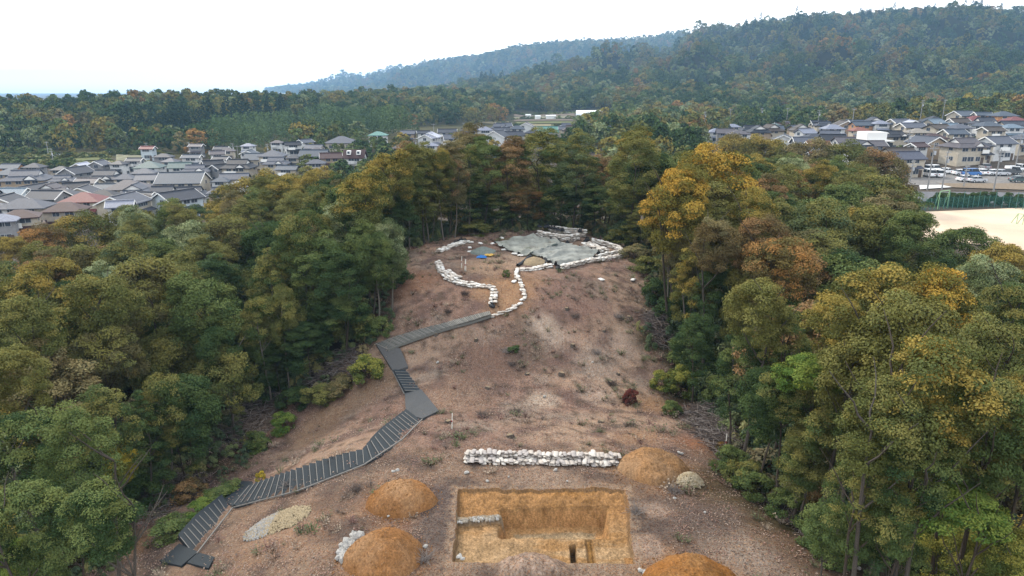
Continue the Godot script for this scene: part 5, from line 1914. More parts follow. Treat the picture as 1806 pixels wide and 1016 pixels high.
	for q in [[Vector2(-4.39, -62.17)][0], [Vector2(-4.28, -62.16)][0], [Vector2(-4.75, -63.19)][0], Vector2(-3.75, -39.1), Vector2(12.48, -36.33)]:
		var o := thing("survey_stake", "thin pale survey stake standing %s" % landmark_open(q), "stake", gp(q), 0.0, "survey stakes")
		var sm := MB.new()
		sm.tube([Vector3(0, -0.1, 0), Vector3(rng.randf_range(-0.1, 0.1), 1.1, 0)], [0.035, 0.03], 6)
		part("post", sm.mesh(), o, Vector3.ZERO, mat("stake paint", 0.6, 0.57, 0.5, 0.8))
		var cp := MB.new()
		cp.box(Vector3(0, 0.55, 0), Vector3(0.085, 0.12, 0.085))
		part("band", cp.mesh(), o, Vector3.ZERO, mat("stake band", 0.2, 0.06, 0.05, 0.8))
		stakes.append(o)
	single_out(stakes)

	# ---------------- stairway and boardwalk
	var rubber := mat("stair mat", 0.045, 0.056, 0.064, 0.85, grain, 0.8)
	var faded := mat("faded mat", 0.15, 0.145, 0.14, 0.9, grain, 0.8)
	var wood_m := mat("step wood", 0.30, 0.285, 0.26, 0.8, grain, 2.0)
	var st := thing("stairway", "dark matted stairway with pale step edges winding up the left flank", "stairway", gp(Vector2(-16.35, -35.45)))
	mat_piece("landing_mat", st, [Vector2(-19.03, -31.88), Vector2(-16.91, -30.1), Vector2(-16.4, -30.98), Vector2(-18.57, -33.23)], 0.14, rubber, false)
	mat_piece("landing_mat", st, [Vector2(-16.69, -30.3), Vector2(-14.75, -28.6), Vector2(-14.86, -29.56), Vector2(-16.4, -30.98)], 0.10, rubber, false)
	stair_flight(st, [Vector2(-18.57, -33.23), Vector2(-18.47, -35.25), Vector2(-17.79, -37.32)], [Vector2(-16.4, -30.98), Vector2(-16.27, -32.95), Vector2(-16.31, -35.36)], 10, rubber, wood_m)
	mat_piece("landing_mat", st, [Vector2(-17.79, -37.32), Vector2(-16.35, -35.45), Vector2(-16.05, -37.65), Vector2(-16.5, -38.95), Vector2(-18.61, -41.08)], 0.17, rubber, false)
	stair_flight(st, [Vector2(-16.05, -37.65), Vector2(-12.75, -36.33)], [Vector2(-16.24, -35.37), Vector2(-12.97, -34), Vector2(-11.85, -33.69)], 9, rubber, wood_m)
	stair_flight(st, [Vector2(-12.75, -36.33), Vector2(-8.76, -36.45)], [Vector2(-11.85, -33.69), Vector2(-8.33, -34.69)], 10, rubber, wood_m)
	stair_flight(st, [Vector2(-8.76, -36.45), Vector2(-7.19, -42.75)], [Vector2(-8.33, -34.69), Vector2(-7.52, -35.39), Vector2(-6.56, -37.17), Vector2(-5.82, -40.88)], 13, rubber, wood_m)
	mat_piece("landing_mat", st, [Vector2(-7.19, -42.75), Vector2(-5.82, -40.88), Vector2(-4.91, -42.4), Vector2(-5.8, -44.74), Vector2(-6.61, -46.43), Vector2(-7.84, -46.53), Vector2(-7.05, -44.42)], 0.16, mat("gravelled mat", 0.115, 0.118, 0.12, 0.9, grain, 0.8), false)
	stair_flight(st, [Vector2(-7.84, -46.53), Vector2(-9.36, -50.71)], [Vector2(-6.61, -46.43), Vector2(-8.17, -50.62)], 8, rubber, wood_m, 0.02)
	mat_piece("landing_mat", st, [Vector2(-9.36, -50.71), Vector2(-8.17, -50.62), Vector2(-9.1, -52.81), Vector2(-11.31, -54.21)], 0.18, faded, false)
	for e in [[Vector2(-16.39, -30.83), Vector2(-16.27, -35.26)], [Vector2(-16.27, -35.26), Vector2(-12.94, -33.92)], [Vector2(-12.94, -33.92), Vector2(-11.83, -33.62)], [Vector2(-11.83, -33.62), Vector2(-8.3, -34.56)], [Vector2(-8.3, -34.56), Vector2(-6.54, -37.07)], [Vector2(-6.54, -37.07), Vector2(-5.81, -40.76)], [Vector2(-7.87, -46.46), Vector2(-9.41, -50.73)]]:
		bar_part("side_board", st, gp(e[0], 0.15), gp(e[1], 0.15), 0.06, wood_m)
	var bw := thing("boardwalk", "weathered grey plank boardwalk rising to the mound top", "boardwalk", gp(Vector2(-6.65, -53.48)))
	var bl_l: Array = [Vector2(-11.44, -54.39), Vector2(-9.61, -54.41), Vector2(-5.78, -54.27), Vector2(-1.84, -54.79)]
	var bl_r: Array = [Vector2(-10.17, -53.04), Vector2(-7.55, -53.17), Vector2(-3.2, -53.53), Vector2(-1.72, -53.93)]
	var plank := [mat("plank a", 0.30, 0.285, 0.25, 0.9, grain, 2.0), mat("plank b", 0.24, 0.235, 0.21, 0.9, grain, 2.0), mat("plank c", 0.35, 0.33, 0.29, 0.9, grain, 2.0)]
	for k in 64:
		var q := [strip_point(bl_l, (k + 0.10) / 64.0), strip_point(bl_r, (k + 0.10) / 64.0), strip_point(bl_r, (k + 0.90) / 64.0), strip_point(bl_l, (k + 0.90) / 64.0)]
		var mb := MB.new()
		var y := 0.24 + rng.randf_range(-0.012, 0.012)
		var p := []
		var ya := ground(q[0].x, q[0].y)
		var yb := ground(q[1].x, q[1].y)
		for lift: float in [-0.08, 0.0]:
			for i in 4:
				var c: Vector2 = q[i]
				p.append(Vector3(c.x, maxf((ya + yb) * 0.5, maxf(ya, yb) - 0.25) + y + lift, c.y) - bw.position)
		mb.hexa(p)
		many("plank", mb.mesh(), bw, Transform3D(), k, plank[rng.randi() % 3])
	for k in 9:
		var a := strip_point(bl_r, k / 9.0)
		var b := strip_point(bl_r, (k + 1) / 9.0)
		bar_part("edge_beam", bw, gp(a, 0.2), gp(b, 0.2), 0.16, plank[1])

	# ---------------- the two towns
	var list := [
	["gable", "slateblue", "orange", -174.95, -244.54, 7.79, 0],
	["hip", "charcoal", "grey", -168, -245.94, 7.35, 0],
	["hip", "charcoal", "beige", -156.06, -241.71, 7.23, 5],
	["gable", "white", "cream", -152.14, -247.12, 6.5, 90],
	["gable", "grey", "grey", -147.74, -250.38, 6.5, 90],
	["hip", "charcoal", "white", -141.06, -251.08, 6.5, 0],
	["gable", "charcoal", "white", -137.93, -256.38, 6.5, 0],
	["hip", "charcoal", "grey", -130.58, -263.21, 7.82, 0],
	["gable", "slateblue", "white", -118.73, -260.23, 7.73, 0],
	["irimoya", "grey", "tan", -156.9, -225.11, 14.79, 10],
	["gable", "charcoal", "white", -146.61, -212.17, 11.43, 80],
	["hip", "charcoal", "cream", -118.63, -182.85, 8.07, 12],
	["gable", "black", "tan", -130.52, -207.71, 8.32, 30],
	["gable", "blue", "paleblue", -133.6, -185.15, 8.91, 5],
	["hip", "grey", "beige", -110.61, -156.59, 11.61, 8],
	["hip", "grey", "white", -114.97, -154.65, 6.5, 5],
	["hip", "red", "cream", -104.51, -168.47, 10.79, 10],
	["hip", "brown", "cream", -94.8, -172.2, 10.34, 14],
	["hip", "taupe", "cream", -114.26, -206.36, 13.57, 14],
	["gable", "slateblue", "white", -119.88, -206.01, 8.66, 10],
	["hip", "grey", "cream", -124.34, -223.91, 7.6, 10],
	["irimoya", "charcoal", "grey", -136.53, -234.41, 12.1, 8],
	["hip", "teal", "white", -126.38, -243.74, 10.63, 8],
	["gable", "teal", "white", -114.7, -241.82, 8.65, 8],
	["gable", "grey", "cream", -115.41, -222.27, 9.74, 8],
	["gable", "slateblue", "cream", -103.98, -219.7, 15.73, 6],
	["irimoya", "charcoal", "white", -95.54, -204.63, 12.65, 10],
	["irimoya", "grey", "white", -106.78, -235.67, 10.75, 10],
	["gable", "charcoal", "paleblue", -82.28, -169.6, 9.17, 60],
	["gable", "lightgrey", "white", -87.06, -153.03, 6.5, 20],
	["hip", "maroon", "cream", -99.88, -139.11, 8.16, 30],
	["hip", "lightgrey", "grey", -100.3, -134.46, 6.5, 20],
	["gable", "black", "grey", -104.99, -245.5, 8.29, 30],
	["hip", "slateblue", "white", -92.32, -220.6, 6.5, 5],
	["gable", "red", "paleblue", -147.7, -285.58, 6.5, 0],
	["gable", "taupe", "grey", -131.5, -293.55, 6.5, 0],
	["gable", "taupe", "white", -112.37, -267.83, 6.5, 20],
	["hip", "grey", "cream", -122.95, -252.4, 6.5, 0],
	["gable", "charcoal", "cream", -117.06, -283.67, 6.5, 0],
	["gable", "black", "grey", -100.15, -239.4, 6.5, 60],
	["irimoya", "black", "cream", -93.96, -240.74, 11.58, 4],
	["irimoya", "grey", "cream", -81.65, -242.78, 9.53, 8],
	["gable", "slateblue", "cream", -93.17, -261.36, 13.91, 4],
	["gable", "slateblue", "white", -99.29, -265.34, 6.5, 85],
	["hip", "grey", "cream", -87.35, -256.49, 10.48, 5],
	["gable", "slateblue", "white", -70.3, -250.06, 11.53, 0],
	["hip", "grey", "cream", -65.06, -232.17, 7.47, 2],
	["dormer", "maroon", "white", -53, -236.95, 8.44, 0],
	["hip", "mint", "white", -58.09, -306.87, 9.21, 0],
	["gable", "grey", "tan", -45.41, -310.17, 7.68, 0],
	["gable", "charcoal", "white", -38.73, -309.88, 7.12, 10],
	["gable", "lightgrey", "white", -34.03, -288.06, 7.65, 70],
	["hip", "grey", "cream", -71.38, -295.68, 14.6, 0],
	["gable", "black", "white", -91.59, -293.72, 7.82, 30],
	["hip", "taupe", "white", -101.91, -306.02, 6.5, 0],
	["hip", "lightgrey", "white", -110.12, -293.88, 6.5, 0],
	["gable", "slateblue", "cream", -74.36, -231.85, 8.3, 0],
	["gable", "grey", "cream", -89.53, -224.73, 10.46, 10],
	["gable", "grey", "white", -89.89, -306.2, 6.5, 60],
	["hip", "taupe", "cream", -42.11, -263.31, 6.5, 0],
	["hip", "lightgrey", "white", -30.71, -267.18, 6.5, 0],
	["hip", "taupe", "cream", -111.96, -276.95, 6.5, 10],
	["gable", "charcoal", "white", -105.25, -253.69, 6.5, 0],
	["hip", "charcoal", "cream", -77.24, -249.03, 6.5, 0],
	["gable", "charcoal", "white", -28.28, -310.21, 9.6, 0],
	["gable", "charcoal", "cream", -18.73, -312.88, 8.94, 0],
	["hip", "lightgrey", "white", -12.27, -321.39, 8.42, 0],
	["gable", "white", "white", -33.81, -292.88, 9.08, 80],
	["gable", "grey", "white", -23.28, -284.66, 10.84, 10],
	["gable", "maroon", "red", -19.6, -291.58, 8.35, 0],
	["gable", "charcoal", "white", -5.46, -287.13, 10.93, 70],
	["hip", "slateblue", "white", 2.49, -333.78, 8.74, 0],
	["gable", "charcoal", "white", 0.78, -291.42, 9.03, 20],
	["hip", "charcoal", "cream", 8.91, -305.84, 8.74, 0],
	["gable", "mint", "white", 18.07, -340.51, 13.73, 0],
	["hip", "lightgrey", "white", 33.15, -335.79, 9.58, 0],
	["gable", "grey", "tan", 43.64, -335.87, 9.58, 0],
	["gable", "red", "white", -23.35, -254.04, 7.92, 10],
	["hip", "charcoal", "grey", -7.03, -243.68, 7.02, 0],
	["gable", "grey", "cream", 25, -334.63, 7.18, 0],
	["gable", "charcoal", "cream", -4.52, -319.23, 8.36, 0],
	["hip", "lightgrey", "white", 88.43, -307.6, 8.23, 0],
	["hip", "lightgrey", "cream", 109.55, -352.26, 8.47, 0],
	["hip", "taupe", "white", 90.79, -283.51, 9.84, 0],
	["hip", "charcoal", "cream", 113.52, -330.39, 9.7, 0],
	["hip", "teal", "cream", 125.32, -338.46, 9.03, 0],
	["gable", "charcoal", "white", 103.51, -268.6, 10.04, 70],
	["gable", "lightgrey", "white", 113.37, -273.37, 8.05, 20],
	["gable", "black", "cream", 139.45, -322.84, 7.76, 0],
	["hip", "charcoal", "cream", 107, -250.84, 10.06, 5],
	["hip", "lightgrey", "white", 125.69, -278.19, 9.65, 0],
	["gable", "brown", "tan", 136.6, -292.38, 8.58, 80],
	["gable", "slateblue", "orange", 136.89, -278.51, 8.91, 0],
	["hip", "orangered", "cream", 126.12, -257.31, 7.57, 0],
	["hip", "lightgrey", "white", 143.32, -276.61, 7.38, 0],
	["hip", "slateblue", "white", 121.22, -242.79, 7.16, 0],
	["modern", "black", "white", 112.69, -219.06, 9.97, 0],
	["gable", "taupe", "white", 106.8, -225.5, 9.06, 0],
	["gable", "orangered", "white", 93.56, -215.79, 8.11, 0],
	["gable", "grey", "white", 95.9, -234.89, 6.94, 30],
	["irimoya", "black", "cream", 124.06, -229.58, 9.21, 10],
	["gable", "grey", "cream", 150.47, -276.17, 9.56, 10],
	["gable", "white", "grey", 148.38, -263.7, 6.5, 80],
	["gable", "black", "tan", 169.37, -287.14, 12.96, 40],
	["gable", "slateblue", "cream", 184.3, -291.65, 11.6, 20],
	["gable", "slateblue", "cream", 189.08, -286.51, 7.63, 0],
	["hip", "slateblue", "orange", 191.34, -277.91, 10.33, 0],
	["hip", "red", "tan", 176.4, -271.62, 9.4, 0],
	["hip", "red", "white", 185.04, -262.03, 9.07, 0],
	["gable", "blue", "cream", 155.11, -261.28, 8.36, 20],
	["gable", "grey", "cream", 139.05, -247.22, 9.88, 10],
	["hip", "cream", "cream", 133.35, -233.15, 8.11, 0],
	["gable", "brown", "cream", 143.52, -238.98, 8.93, 20],
	["hip", "grey", "white", 149.07, -236.52, 8.21, 10],
	["hip", "slateblue", "white", 162.43, -242.43, 9.69, 10],
	["hip", "maroon", "cream", 130.19, -218.79, 8.79, 10],
	["gable", "slateblue", "cream", 141.11, -226.24, 8.47, 10],
	["irimoya", "taupe", "cream", 126.12, -196.69, 11.06, 10],
	["gable", "grey", "white", 138.79, -202.29, 9.76, 20],
	["hip", "grey", "cream", 153.57, -213.71, 6.89, 15],
	["gable", "maroon", "white", 115.91, -201.43, 6.5, 20],
	["gable", "slategrey", "cream", 98.72, -176.02, 9.01, 8],
	["hip", "blue", "white", 165.09, -234.85, 8.16, 10],
	["hip", "charcoal", "cream", 130.82, -196.67, 6.5, 10],
	["gable", "blue", "white", 150.54, -244.37, 6.54, 0]]
	var houses := []
	var foot := []
	for f in list:
		var z: float = f[4]
		var x: float = f[3]
		var place := "in the left-hand town"
		var bear := x / -z
		if bear > 0.22:
			place = "in the right-hand town"
		elif z < -265.0 and bear > -0.24:
			place = "in the far middle hamlet"
		elif z > -190.0:
			place = "in the left town's near rows"
		elif bear > -0.45:
			place = "in the left town's right part"
		if place == "in the right-hand town":
			place = "in the right town %s" % ("near the car park" if z > -225.0 else "in middle rows" if z > -255.0 else "in back rows")
		houses.append(make_house(f[0], f[1], f[2], f[5] * 0.88, gp(Vector2(x, z), 0.0), deg_to_rad(f[6]) + rng.randf_range(-0.08, 0.08), place))
		foot.append([Vector2(x, z), f[5] as float])
	var towns := [[PackedVector2Array([Vector2(-104.18, -128.95), Vector2(-173.45, -234.75), Vector2(-157.45, -246.4), Vector2(-127.12, -259.25), Vector2(-106.37, -271.56), Vector2(-75.09, -270.43), Vector2(-57.96, -235.07), Vector2(-80.39, -226.64), Vector2(-82.36, -190.63), Vector2(-84.81, -156.4), Vector2(-93.54, -139.49)]), 34, "in the left-hand town"], [PackedVector2Array([Vector2(87.03, -316.58), Vector2(145.66, -365.78), Vector2(153.98, -292.52), Vector2(194.8, -274.65), Vector2(135.53, -182.83), Vector2(125.16, -193.55), Vector2(101.08, -178.03), Vector2(94.08, -212.31)]), 26, "in the right town among its lanes"], [PackedVector2Array([Vector2(-47.91, -325.86), Vector2(-6.72, -364.41), Vector2(55.68, -392.57), Vector2(52.01, -346.54), Vector2(-9.95, -286.96), Vector2(-37.02, -281.43)]), 10, "in the far middle hamlet"]]
	for tw in towns:
		var poly: PackedVector2Array = tw[0]
		var lo := poly[0]
		var hi := poly[0]
		for q in poly:
			lo = lo.min(q)
			hi = hi.max(q)
		var made := 0
		for tries in 2500:
			if made >= tw[1]:
				break
			var p := Vector2(rng.randf_range(lo.x, hi.x), rng.randf_range(lo.y, hi.y))
			if not Geometry2D.is_point_in_polygon(p, poly):
				continue
			var ok := true
			for f in foot:
				if (f[0] as Vector2).distance_to(p) < f[1] * 0.5 + 5.2:
					ok = false
					break
			if not ok:
				continue
			var w := rng.randf_range(7.0, 9.0)
			foot.append([p, w])
			made += 1
			houses.append(make_house(["hip", "gable", "gable", "irimoya"][rng.randi() % 4], ["charcoal", "grey", "slateblue", "black", "taupe", "brown", "grey", "charcoal", "maroon"][rng.randi() % 9], ["white", "cream", "beige", "grey", "tan"][rng.randi() % 5], w, gp(p), rng.randf_range(-0.2, 0.3) + (PI / 2 if rng.randf() < 0.3 else 0.0), tw[2]))
	single_out(houses)
	var poles := [
	[95.11, -165.91, 5.28],
	[91.4, -152.34, 10.27],
	[95.16, -153.3, 8.43],
	[103.97, -149.39, 9.02],
	[134.84, -187.06, 8.88],
	[115.2, -205, 8.99],
	[102.46, -157.27, 5],
	[152.38, -253.24, 5.72],
	[150.19, -232.24, 5],
	[138.03, -223.77, 5],
	[87.82, -324.34, 13],
	[113.05, -369.12, 13],
	[140.94, -402.8, 13],
	[140.48, -363.7, 13],
	[137.96, -320.31, 11.56],
	[134.81, -281.35, 11.29],
	[171.67, -299.29, 11.97],
	[185.3, -306.39, 11.02],
	[349.33, -505.21, 13],
	[-197.52, -299.04, 6.29],
	[-179.9, -274.41, 6.68],
	[-184.17, -337.17, 5.98],
	[-158.5, -305.15, 5],
	[-137.31, -299.07, 5.8],
	[-118.65, -298.96, 5.32],
	[-114.58, -293.28, 5],
	[-103.56, -297.94, 5],
	[-100.03, -308.18, 5],
	[-95.09, -307.49, 5],
	[-37.27, -336.47, 6.48],
	[-39.3, -286.64, 5],
	[-28.12, -413.21, 5],
	[87.2, -415.66, 6.66],
	[98.39, -428.36, 8.23],
	[71.98, -443.23, 5]]
	var pole_o := []
	for i in poles.size():
		var q: Array = poles[i]
		var where := "beside the car park" if i < 7 else "among the right-hand houses" if q[0] / -q[1] > 0.22 else "in the middle hamlet" if q[0] / -q[1] > -0.3 else "in the left-hand town"
		pole_o.append(utility_pole(gp(Vector2(q[0], q[1])), q[2], "%s concrete utility pole %s" % ["tall" if q[2] > 9.0 else "slim", where], i < 7 or i % 2 == 0))
	single_out(pole_o)
	var cars := [
	["white", "hatch", 104.18, -177.52, 80],
	["white", "van", 104.68, -175.11, 85],
	["white", "van", 111.17, -184.13, 10],
	["white", "van", 106.72, -174.65, 85],
	["white", "sedan", 113.06, -181.07, 10],
	["white", "sedan", 114.96, -178.22, 5],
	["blue", "van", 116.46, -176.53, 5],
	["white", "hatch", 119.97, -178.44, 90],
	["white", "sedan", 108.58, -166.23, 10],
	["silver", "sedan", 110, -164.42, 10],
	["white", "sedan", 122.94, -177.48, 5],
	["silver", "hatch", 123.98, -176.47, 5],
	["darktruck", "truck", 127, -177.49, 5],
	["white", "truck", 130.74, -181.36, 5],
	["darkgreen", "sedan", 120.09, -164.51, 5],
	["grey", "hatch", 126.25, -186.48, 80],
	["white", "hatch", -173.67, -306.74, 55],
	["white", "hatch", -193.83, -298.15, 55]]
	var car_o := []
	for f in cars:
		var where := "parked in the car park" if f[2] > 0.0 else "parked on the lane by the left-hand fields"
		car_o.append(car(f[1], f[0], gp(Vector2(f[2], f[3]), 0.16), deg_to_rad(f[4]), "%s %s %s" % [f[0].replace("darktruck", "dark open").replace("darkgreen", "dark green"), {"sedan": "saloon car", "hatch": "small hatchback", "van": "boxy van", "truck": "pickup truck"}[f[1]], where]))
	single_out(car_o)

	# playing field: net fence, round clipped shrubs, goal
	var net := thing("net_fence", "tall green net fence on posts along the playing field", "fence", gp([Vector2(85.84, -128.4)][0]))
	var nl: Array = [Vector2(74.35, -124.94), Vector2(78.18, -126.31), Vector2(81.75, -127.71), Vector2(86.02, -128.68), Vector2(90.24, -129.49), Vector2(92.48, -128.05), Vector2(93.92, -125.57), Vector2(96.5, -124.21)]
	var green_net := StandardMaterial3D.new()
	green_net.resource_name = "green net"
	green_net.albedo_color = Color(0.10, 0.32, 0.28, 0.34)
	green_net.transparency = BaseMaterial3D.TRANSPARENCY_ALPHA
	green_net.roughness = 0.9
	var post_m := mat("green post", 0.06, 0.14, 0.12, 0.6)
	var total := line_length(nl)
	var np := 22
	for k in np:
		var a := gp(along(nl, total * k / np)[0]) - net.position
		var b := gp(along(nl, total * (k + 1) / np)[0]) - net.position
		var pm := MB.new()
		pm.tube([a + Vector3(0, -0.3, 0), a + Vector3(0, 3.2 if k % 3 == 0 else 2.25, 0)], [0.06, 0.05], 6)
		part("post", pm.mesh(), net, Vector3.ZERO, post_m)
		var nm := MB.new()
		nm.quad(a, b, b + Vector3(0, 2.2, 0), a + Vector3(0, 2.2, 0))
		part("net_panel", nm.mesh(), net, Vector3.ZERO, green_net)
	var ball := crown("bush", 660, 260, 0.34, 9, 6)
	var rounds := []
	for q in [Vector2(80.73, -131.02), Vector2(81.9, -131.02), Vector2(83.41, -131.01), Vector2(84.33, -130.41), Vector2(85.31, -130.12), Vector2(87.25, -130.97), Vector2(88.48, -131.25), Vector2(90.52, -132.4), Vector2(92, -131.79), Vector2(93.97, -130.88), Vector2(94.87, -129.01), Vector2(96.99, -128.27)]:
		var o := thing("clipped_shrub", "round dark clipped shrub behind the green net fence", "shrub", gp(q), rng.randf() * TAU, "clipped shrubs behind the net fence")
		var c := part("foliage", ball, o, Vector3(0, 1.0, 0))
		c.scale = Vector3(0.42, 0.5, 0.42)
		c.set_surface_override_material(0, leaf_mat("dark", 1))
		c.set_surface_override_material(1, leaf_mat("dark", 1))
		rounds.append(o)
	single_out(rounds)
	for g in [[[Vector2(78.23, -126.31)][0], [Vector2(80.83, -127.71)][0], "tall green frame standing before the net fence", 3.3], [[Vector2(82.54, -111.74)][0], [Vector2(83.02, -111)][0], "small green goal frame out on the sand", 1.7]]:
		var o := thing("goal_frame", g[2], "goal", gp(g[0]))
		var a: Vector3 = gp(g[0], 0.1) - o.position
		var b: Vector3 = gp(g[1], 0.1) - o.position
		var up := Vector3(0, g[3], 0)
		for e in [["post", a, a + up], ["post", b, b + up], ["crossbar", a + up, b + up], ["stay", a + up, a + Vector3(0, 0, -1.2)], ["stay", b + up, b + Vector3(0, 0, -1.2)]]:
			var gmb := MB.new()
			gmb.tube([e[1], e[2]], [0.06, 0.06], 6)
			part(e[0], gmb.mesh(), o, Vector3.ZERO, mat("goal green", 0.25, 0.42, 0.22, 0.6))
	# greenhouse and sheds in the fields
	var gh_a: Vector2 = [Vector2(52.18, -579.98)][0]
	var gh_b: Vector2 = [Vector2(72.78, -565.3)][0]
	var gh := thing("greenhouse", "long white plastic tunnel greenhouse in the far fields", "greenhouse", gp(gh_a))
	var gmb := MB.new()
	var cover_v := []
	var span := gp(gh_b) - gp(gh_a)
	for i in 2:
		for j in 11:
			var a := PI * j / 10.0
			gmb.v.append(span * i + Vector3(0, sin(a) * 4.2, cos(a) * 3.5))
	for j in 10:
		gmb.ix.append(j); gmb.ix.append(j + 1); gmb.ix.append(j + 12)
		gmb.ix.append(j); gmb.ix.append(j + 12); gmb.ix.append(j + 11)
	part("cover", gmb.mesh(), gh, Vector3.ZERO, mat("greenhouse film", 0.72, 0.74, 0.74, 0.5))
	for i in 2:
		var em := MB.new()
		for j in 10:
			var a := PI * j / 10.0
			var b := PI * (j + 1) / 10.0
			em.tri(Vector3.ZERO, Vector3(0, sin(a) * 4.2, cos(a) * 3.5), Vector3(0, sin(b) * 4.2, cos(b) * 3.5))
		part("end_wall", em.mesh(), gh, span * i, mat("greenhouse end", 0.6, 0.62, 0.6, 0.5))
	var sheds := []
	for q in [Vector2(13.58, -593.59), Vector2(20.55, -570.79), Vector2(29.09, -564.97), Vector2(32.39, -563.84), Vector2(66.16, -537.87), Vector2(103.2, -638.71), Vector2(113.25, -640.13)]:
		var o := thing("field_shed", "small white shed out in the far fields", "shed", gp(q), rng.randf_range(-0.3, 0.3), "white sheds in the fields")
		var sm := MB.new()
		sm.box(Vector3(0, 1.2, 0), Vector3(4.0, 2.6, 3.0))
		part("wall", sm.mesh(), o, Vector3.ZERO, mat("shed wall", 0.6, 0.6, 0.58, 0.8))
		var sr := MB.new()
		gable_roof(sr, 4.6, 3.7, 2.45, 0.7, 0.12)
		part("roof", sr.mesh(), o, Vector3.ZERO, mat("shed roof", 0.5, 0.52, 0.53, 0.7))
		sheds.append(o)
	single_out(sheds)

	far_woods(foot)

func landmark_open(p: Vector2) -> String:
	var best := ""
	var bd := 1e9
	for s in [[[Vector2(-5.66, -74.92)][0], "on the back left sandbag heap"], [[Vector2(4.78, -78.97)][0], "along the back sandbag wall"], [[Vector2(8.09, -74.75)][0], "at the tarpaulin's back right corner"], [[Vector2(4.66, -70.33)][0], "on the tarpaulin's middle fold"], [[Vector2(8.17, -69.55)][0], "by the tarpaulin's right edge"], [[Vector2(3.48, -64.19)][0], "beside the small sand heap"],
			[[Vector2(-1.7, -55.35)][0], "at the end of the curved sandbag line"], [[Vector2(0.07, -75.21)][0], "along the tarpaulin's far left edge"], [[Vector2(-0.66, -68.67)][0], "at the tarpaulin's near left edge"], [[Vector2(-3.72, -71.64)][0], "beside the covered heap"], [[Vector2(5.22, -67.84)][0], "out on the tarpaulin"], [[Vector2(0.21, -58.81)][0], "beside the winding sandbag line"], [[Vector2(-4.41, -62.74)][0], "inside the curved left sandbag line"],
			[Vector2(9.02, -59.96), "on the bare right flank"], [Vector2(-5.95, -29.74), "between the two left spoil heaps"], [Vector2(-6.39, -33.63), "above the upper left spoil heap"], [Vector2(9.66, -35.58), "on the tan spoil heap's right side"], [Vector2(5.69, -25.43), "beside the large orange spoil heap"], [Vector2(-2.3, -26.34), "at the trench's near left corner"], [Vector2(-1.32, -33.12), "between the trench and the sandbag wall"], [Vector2(2.73, -45.78), "on the saddle of the mound"], [Vector2(9.48, -29.98), "on the grey soil right of the trench"], [Vector2(-5.76, -50.02), "right of the upper stairs"], [Vector2(-3.75, -39.1), "below the upper landing"]]:
		var dd: float = p.distance_to(s[0])
		if dd < bd:
			bd = dd
			best = s[1]
	return best

func stone_mesh(sd: int) -> ArrayMesh:
	var f := FastNoiseLite.new()
	f.seed = sd
	f.frequency = 0.9
	var mb := MB.new()
	var sp := SphereMesh.new()
	sp.radial_segments = 7
	sp.rings = 4
	var a := sp.get_mesh_arrays()
	for v: Vector3 in a[Mesh.ARRAY_VERTEX]:
		var d := v.normalized()
		mb.v.append(d * Vector3(1.1, 0.75, 0.9) * (1.0 + 0.55 * f.get_noise_3dv(d * 1.6)))
	mb.ix = a[Mesh.ARRAY_INDEX]
	return mb.mesh()

func sack_mesh(sd: int) -> ArrayMesh:      # a tied sack: belly, neck, flared top
	var mb := MB.new()
	var prof := [[0.0, 0.02], [0.19, 0.0], [0.24, 0.09], [0.20, 0.2], [0.07, 0.29], [0.05, 0.33], [0.13, 0.42], [0.02, 0.40]]
	for p in prof:
		for k in 9:
			var a := TAU * k / 9
			var w := 1.0 + 0.14 * sin(a * 3.0 + p[1] * 9.0)
			mb.v.append(Vector3(cos(a) * p[0] * w * 1.25, p[1], sin(a) * p[0] * w))
	for i in prof.size() - 1:
		for k in 9:
			var a := i * 9 + k
			var b := i * 9 + (k + 1) % 9
			mb.ix.append(a); mb.ix.append(b); mb.ix.append(b + 9)
			mb.ix.append(a); mb.ix.append(b + 9); mb.ix.append(a + 9)
	return mb.mesh()

func crumple(rx: float, rz: float, h: float, sd: int) -> ArrayMesh:
	var mb := MB.new()
	var n := 18
	for j in n + 1:
		for i in n + 1:
			var u := float(i) / n * 2.0 - 1.0
			var w := float(j) / n * 2.0 - 1.0
			var q := maxf(absf(u), absf(w))
			mb.v.append(Vector3(u * rx * (1.0 + 0.15 * noise_b.get_noise_2d(w * 30.0, sd * 20.0)), h * (1.0 - q * q) * (0.8 + 0.9 * noise_b.get_noise_2d(u * 40.0 + sd, w * 40.0)), w * rz))
	for j in n:
		for i in n:
			var a := j * (n + 1) + i
			mb.ix.append(a); mb.ix.append(a + 1); mb.ix.append(a + n + 2)
			mb.ix.append(a); mb.ix.append(a + n + 2); mb.ix.append(a + n + 1)
	smooth(mb)
	return mb.mesh()

func gravel_heap(label: String, c: Vector2, rx: float, rz: float, h: float, n: int, ms: Array, peb: Array, size: float) -> void:
	var o := heap("gravel_heap", label, c, rx * 0.9, rz * 0.9, h, ms[0], 9)
	for k in ms.size():
		var xf := []
		for i in n / ms.size():
			var a := rng.randf() * TAU
			var q := sqrt(rng.randf()) * (0.85 + 0.2 * rng.randf())
			var off := Vector2(cos(a) * rx, sin(a) * rz) * q
			if k == ms.size() - 1 and ms.size() == 3:
				off.x = -absf(off.x) * 0.9 - rx * 0.12
			var p := c + off
			var y := h * maxf(0.0, 1.0 - q * q) * 0.92 + 0.07 * maxf(0.0, 1.0 - q)
			xf.append(Transform3D(Basis(Vector3(rng.randf(), 1, rng.randf()).normalized(), rng.randf() * TAU).scaled(Vector3.ONE * size * rng.randf_range(0.6, 1.5)), gp(p, y + 0.03) - o.position))
		var pm: ArrayMesh = (peb[k] as ArrayMesh).duplicate()
		pm.surface_set_material(0, ms[k])
		scatter("stones" if k == 0 else "stones_%03d" % k, pm, xf, [], "", "", o)

